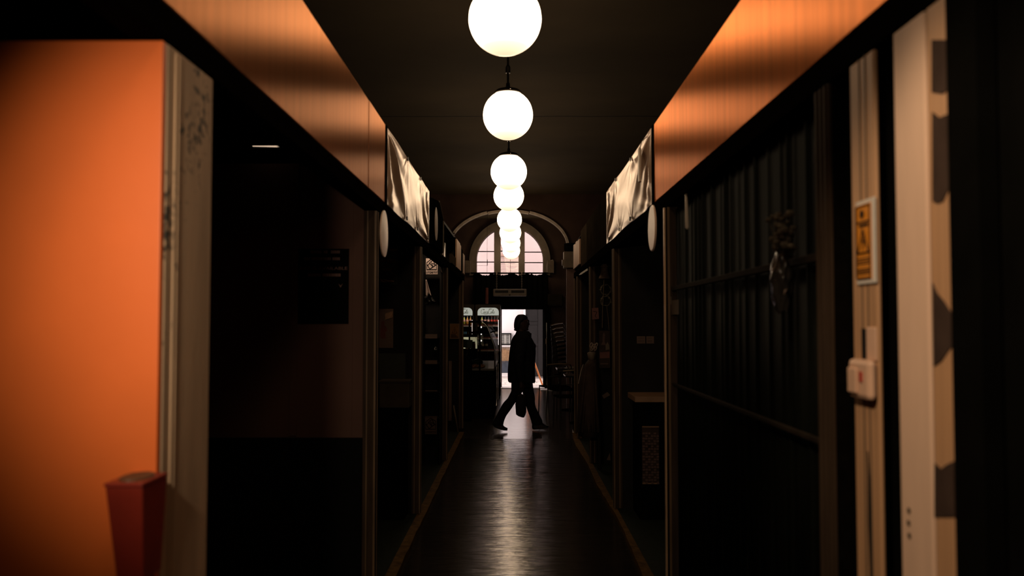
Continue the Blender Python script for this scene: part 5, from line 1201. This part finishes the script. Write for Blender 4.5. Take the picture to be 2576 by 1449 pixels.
ns = [PX(1329, 811), PX(1331.6, 815.5), PX(1329.2, 818)]                                     # nose, lips, chin, brow
body.tube(ns, [.008, .013, .010], 8); body.tube([PX(1328.6, 822) + Vector((0, -.02, 0)), PX(1329.6, 822), PX(1328.6, 822) + Vector((0, .02, 0))], .008, 6); body.ball(PX(1326.8, 829), .018, 10, 8); body.tube([PX(1328.2, 806.5) + Vector((0, -.04, 0)), PX(1329.8, 806.5), PX(1328.2, 806.5) + Vector((0, .04, 0))], .009, 6)
for dy in (-.074, .074): body.ball(PX(1311, 815) + Vector((0, dy, 0)), .022, 10, 8, (.7, .35, 1.3))
body.build('body', M['skin'], per, remesh=0.008)
for dy in (-.032, .032): MB().ball(PX(1327.6, 809.5) + Vector((0, dy, 0)), .011, 10, 8).build('eye', M['eye'], per, smooth=True)
hr = MB()
hr.slices(rows([(790.8,1307,1317,.02), (792,1303,1320.5,.045), (795,1299.5,1325,.066), (799,1296.5,1327.5,.080), (803,1295,1327,.086), (807,1294,1322,.089), (812,1293.2,1316,.090), (818,1292.7,1313,.088), (824,1293,1310,.084), (829,1294.5,1308,.074), (833,1297,1306,.05)]), 32, YP)
for k in range(26):                                                                         # loose strands at crown, fringe and nape
    random.seed(k); p = PX(random.uniform(1296, 1326), random.uniform(793, 798), random.uniform(-.04, .04)); hr.tube([p, p + Vector((random.uniform(-.01, .01), 0, .006)), p + Vector((random.uniform(-.02, .02), 0, .007))], [.004, .002, .001], 5)
for k in range(10): p = PX(1294 + k * .9, 828, -.06 + .013 * k); hr.tube([p, p + Vector((.002, 0, -.015)), p + Vector((.0 + .004 * (k % 3), 0, -.024))], [.009, .006, .001], 5)
hr.build('hair', M['hair'], per, smooth=True)
gm = MB()
for dy in (-.034, .034): c = PX(1330.4, 809.2) + Vector((0, dy, 0)); gm.tube([c + Vector((.003 * math.sin(i), .027 * math.cos(2*PI*i/16), .023 * math.sin(2*PI*i/16))) for i in range(16)], .0028, 6, close=True); s_ = 1 if dy > 0 else -1; gm.tube([c + Vector((0, s_ * .027, .005)), PX(1324, 808.5) + Vector((0, s_ * .078, 0)), PX(1311, 810) + Vector((0, s_ * .086, 0))], .0025, 6)
gm.tube([PX(1330.8, 808.6) + Vector((0, -.008, 0)), PX(1331.2, 808.2), PX(1330.8, 808.6) + Vector((0, .008, 0))], .0025, 6); gm.build('glasses', M['black'], per)
coat = MB()
coat.slices(rows([(838,1298,1329,.075), (843,1294,1333,.13), (849,1289.5,1337,.185), (856,1286.5,1341,.205), (864,1284.8,1345,.21), (873,1283.2,1347.3,.205), (882,1282,1347.8,.20), (893,1280.6,1347.5,.195), (910,1279,1346.5,.19), (930,1277.3,1346,.195), (945,1277,1346.5,.205), (957,1277.3,1347,.21), (961.5,1279,1347.2,.21), (963,1286,1347,.19)]), 36, YP)
for s_, e_, w_ in ((sh_r, el_r, wr_r), (sh_l, el_l, wr_l)): coat.tube([s_ + Vector((0, 0, .01)), (s_ + e_) / 2, e_, (e_ + w_) / 2, w_ + Vector((0, 0, .015))], [.088, .084, .074, .064, .056], 14)
coat.ball(PX(1343, 871, -.05), .045, 12, 8, (.7, 1.6, 1.0)); coat.ball(PX(1344, 889, .02), .035, 12, 8, (.7, 2.2, .8))
ct = coat.build('coat', M['coat'], per, remesh=0.012)
MB().slices(rows([(846,1293,1336.5,.12), (841,1296,1337,.10), (836,1298,1333,.085), (833,1299,1330,.078)]), 28, YP).build('collar', M['coat'], ct, smooth=True)
MB().prism([PX(1326, 836, -.06), PX(1337.5, 838.5, -.06), PX(1336, 842, -.06), PX(1337.5, 847, -.06), PX(1333, 851, -.06), PX(1325, 847, -.06)], (0, .13, 0)).build('lapel', M['coat'], ct, bevel=.006)
MB().tube([PX(1286, 958, -.17), PX(1312, 960, -.20), PX(1340, 960, -.16)], .006, 6).build('hem_seam', M['coat'], ct)
tr_ = MB()
tr_.slices(rows([(935,1286,1338,.17), (955,1285.5,1340,.17), (966,1286,1340.5,.155), (974,1290,1339,.11)]), 28, YP)
tr_.slices(rows([(950,1286,1318,.095), (984,1286,1315,.092), (993,1281.5,1310,.088), (1002,1277,1304,.084), (1011,1268,1298,.08), (1018,1263,1293,.08), (1026,1258.6,1288,.08), (1037,1252.5,1280,.08), (1047,1247.6,1273,.08), (1058,1241,1268.5,.082), (1066,1237,1266.5,.082), (1070,1240,1266.5,.078)], -.09), 24, YP - .09)
tr_.slices(rows([(950,1308,1340,.095), (963,1309,1340.2,.095), (976,1311,1341.6,.092), (992,1316,1344.6,.088), (1005,1318.5,1346.6,.085), (1008,1319.5,1345,.084), (1012,1321,1346,.084), (1022,1323.5,1347.2,.08), (1027,1325,1349,.08), (1036,1328,1353.5,.08), (1045,1331.5,1358,.08), (1054,1334.5,1362.5,.082), (1060,1336.3,1365,.082), (1068,1338,1364,.08)], .09), 24, YP + .09)
tr_.build('trousers', M['trouser'], per, remesh=0.011)
def shoe(pts, dy, name='shoe'):
    mb = MB(); c = YP + dy
    up = [PX(px, py, dy) for px, py in pts]; rings = []
    for w, k in ((-.036, .80), (-.046, .93), (-.049, 1.0), (.049, 1.0), (.046, .93), (.036, .80)):
        cx = sum(p.x for p in up) / len(up); cz = sum(p.z for p in up) / len(up); rings.append([Vector((cx + (p.x - cx) * k, c + w, cz + (p.z - cz) * k)) for p in up])
    mb.loft(rings); return mb.build(name, M['shoe'], per, smooth=False, bevel=0.004)
shoe([(1240,1064), (1237.5,1067), (1244,1073.6), (1252,1077.5), (1260,1080.5), (1268,1082), (1276.5,1082.3), (1277,1078), (1273,1076), (1267.5,1073), (1264,1066)], -.09)
shoe([(1342,1064), (1338,1070), (1338.3,1077), (1341,1080), (1352,1079.5), (1366,1078.5), (1376,1076.5), (1381.5,1072.8), (1380,1070.5), (1371,1069.3), (1363.5,1063.5)], .09)
# the bag in the hand
hz = wr_r + Vector((0, 0.03, -0.115))
bg_ = thing('hand_bag', 'soft dark bag hanging from the hand of the walking person', 'bag', (PX(1311, 1049, -.25).x, YP - .25, PX(1311, 1049).z))
MB().slices([(q[0], q[1], q[2], q[3]) for q in rows([(992,1303,1320,.02), (994,1301,1321.5,.035), (1004,1298.5,1322.5,.05), (1017,1296.3,1323.5,.06), (1027,1297,1324,.062), (1037,1297.5,1323.8,.06), (1043,1298.5,1322,.05), (1047,1304,1320,.04), (1050,1313,1318.5,.02)], -.25)], 28, YP - .25).build('pouch', M['bag'], bg_, smooth=True)
MB().tube([PX(1305, 994, -.25), PX(1307, 980, -.235), hz + Vector((-.01, .005, .012)), hz + Vector((.015, .005, .012)), PX(1316, 980, -.235), PX(1318, 994, -.25)], .007, 8).build('handle', M['bag'], bg_, smooth=True)
MB().tube([PX(1303, 996, -.31), PX(1312, 991.5, -.31), PX(1321, 996, -.31)], .006, 6).build('top_seam', M['tub'], bg_)

# ------------------------------------------------------------------ light
w = bpy.data.worlds.new('sky'); scene.world = w; w.use_nodes = True
bg = w.node_tree.nodes['Background']; bg.inputs['Color'].default_value = (1.0, 0.90, 0.88, 1); bg.inputs['Strength'].default_value = 4.3
def spot(name, loc, target, power, angle, blend, col, r=0.05):
    l = bpy.data.lights.new(name, 'SPOT'); l.energy = power; l.spot_size = math.radians(angle); l.spot_blend = blend; l.color = col; l.shadow_soft_size = r
    o = bpy.data.objects.new(name, l); COL.objects.link(o); o.location = loc
    o.rotation_euler = (Vector(target) - Vector(loc)).to_track_quat('-Z', 'Y').to_euler()
    return o
spot('added_spot_left', (-0.62, 0.50, 1.98), (-0.57, 1.90, 1.68), 72, 58, 1.0, (1.0, 0.80, 0.58))  # added light for the orange board, no fixture stands here
spot('added_spot_right', (-0.35, 0.75, 2.75), (0.80, 1.76, 1.34), 98, 44, 0.6, (1.0, 0.74, 0.50))  # added light for the cream upright, without a lamp on the ceiling
spot('added_card_spot', (-0.93, 9.05, 2.50), (-0.905, 9.40, 2.15), 9.0, 70, 0.6, (1.0, 0.78, 0.58), 0.02)  # added unseen light that brightens the upper logo card

vs = scene.view_settings
vs.view_transform = 'Standard'; vs.look = 'None'; vs.exposure = 0.0; vs.gamma = 1.0; vs.use_curve_mapping = False
scene.cycles.max_bounces = 8; scene.cycles.diffuse_bounces = 4; scene.cycles.glossy_bounces = 4; scene.cycles.transparent_max_bounces = 16
scene.cycles.sample_clamp_indirect = 4.0
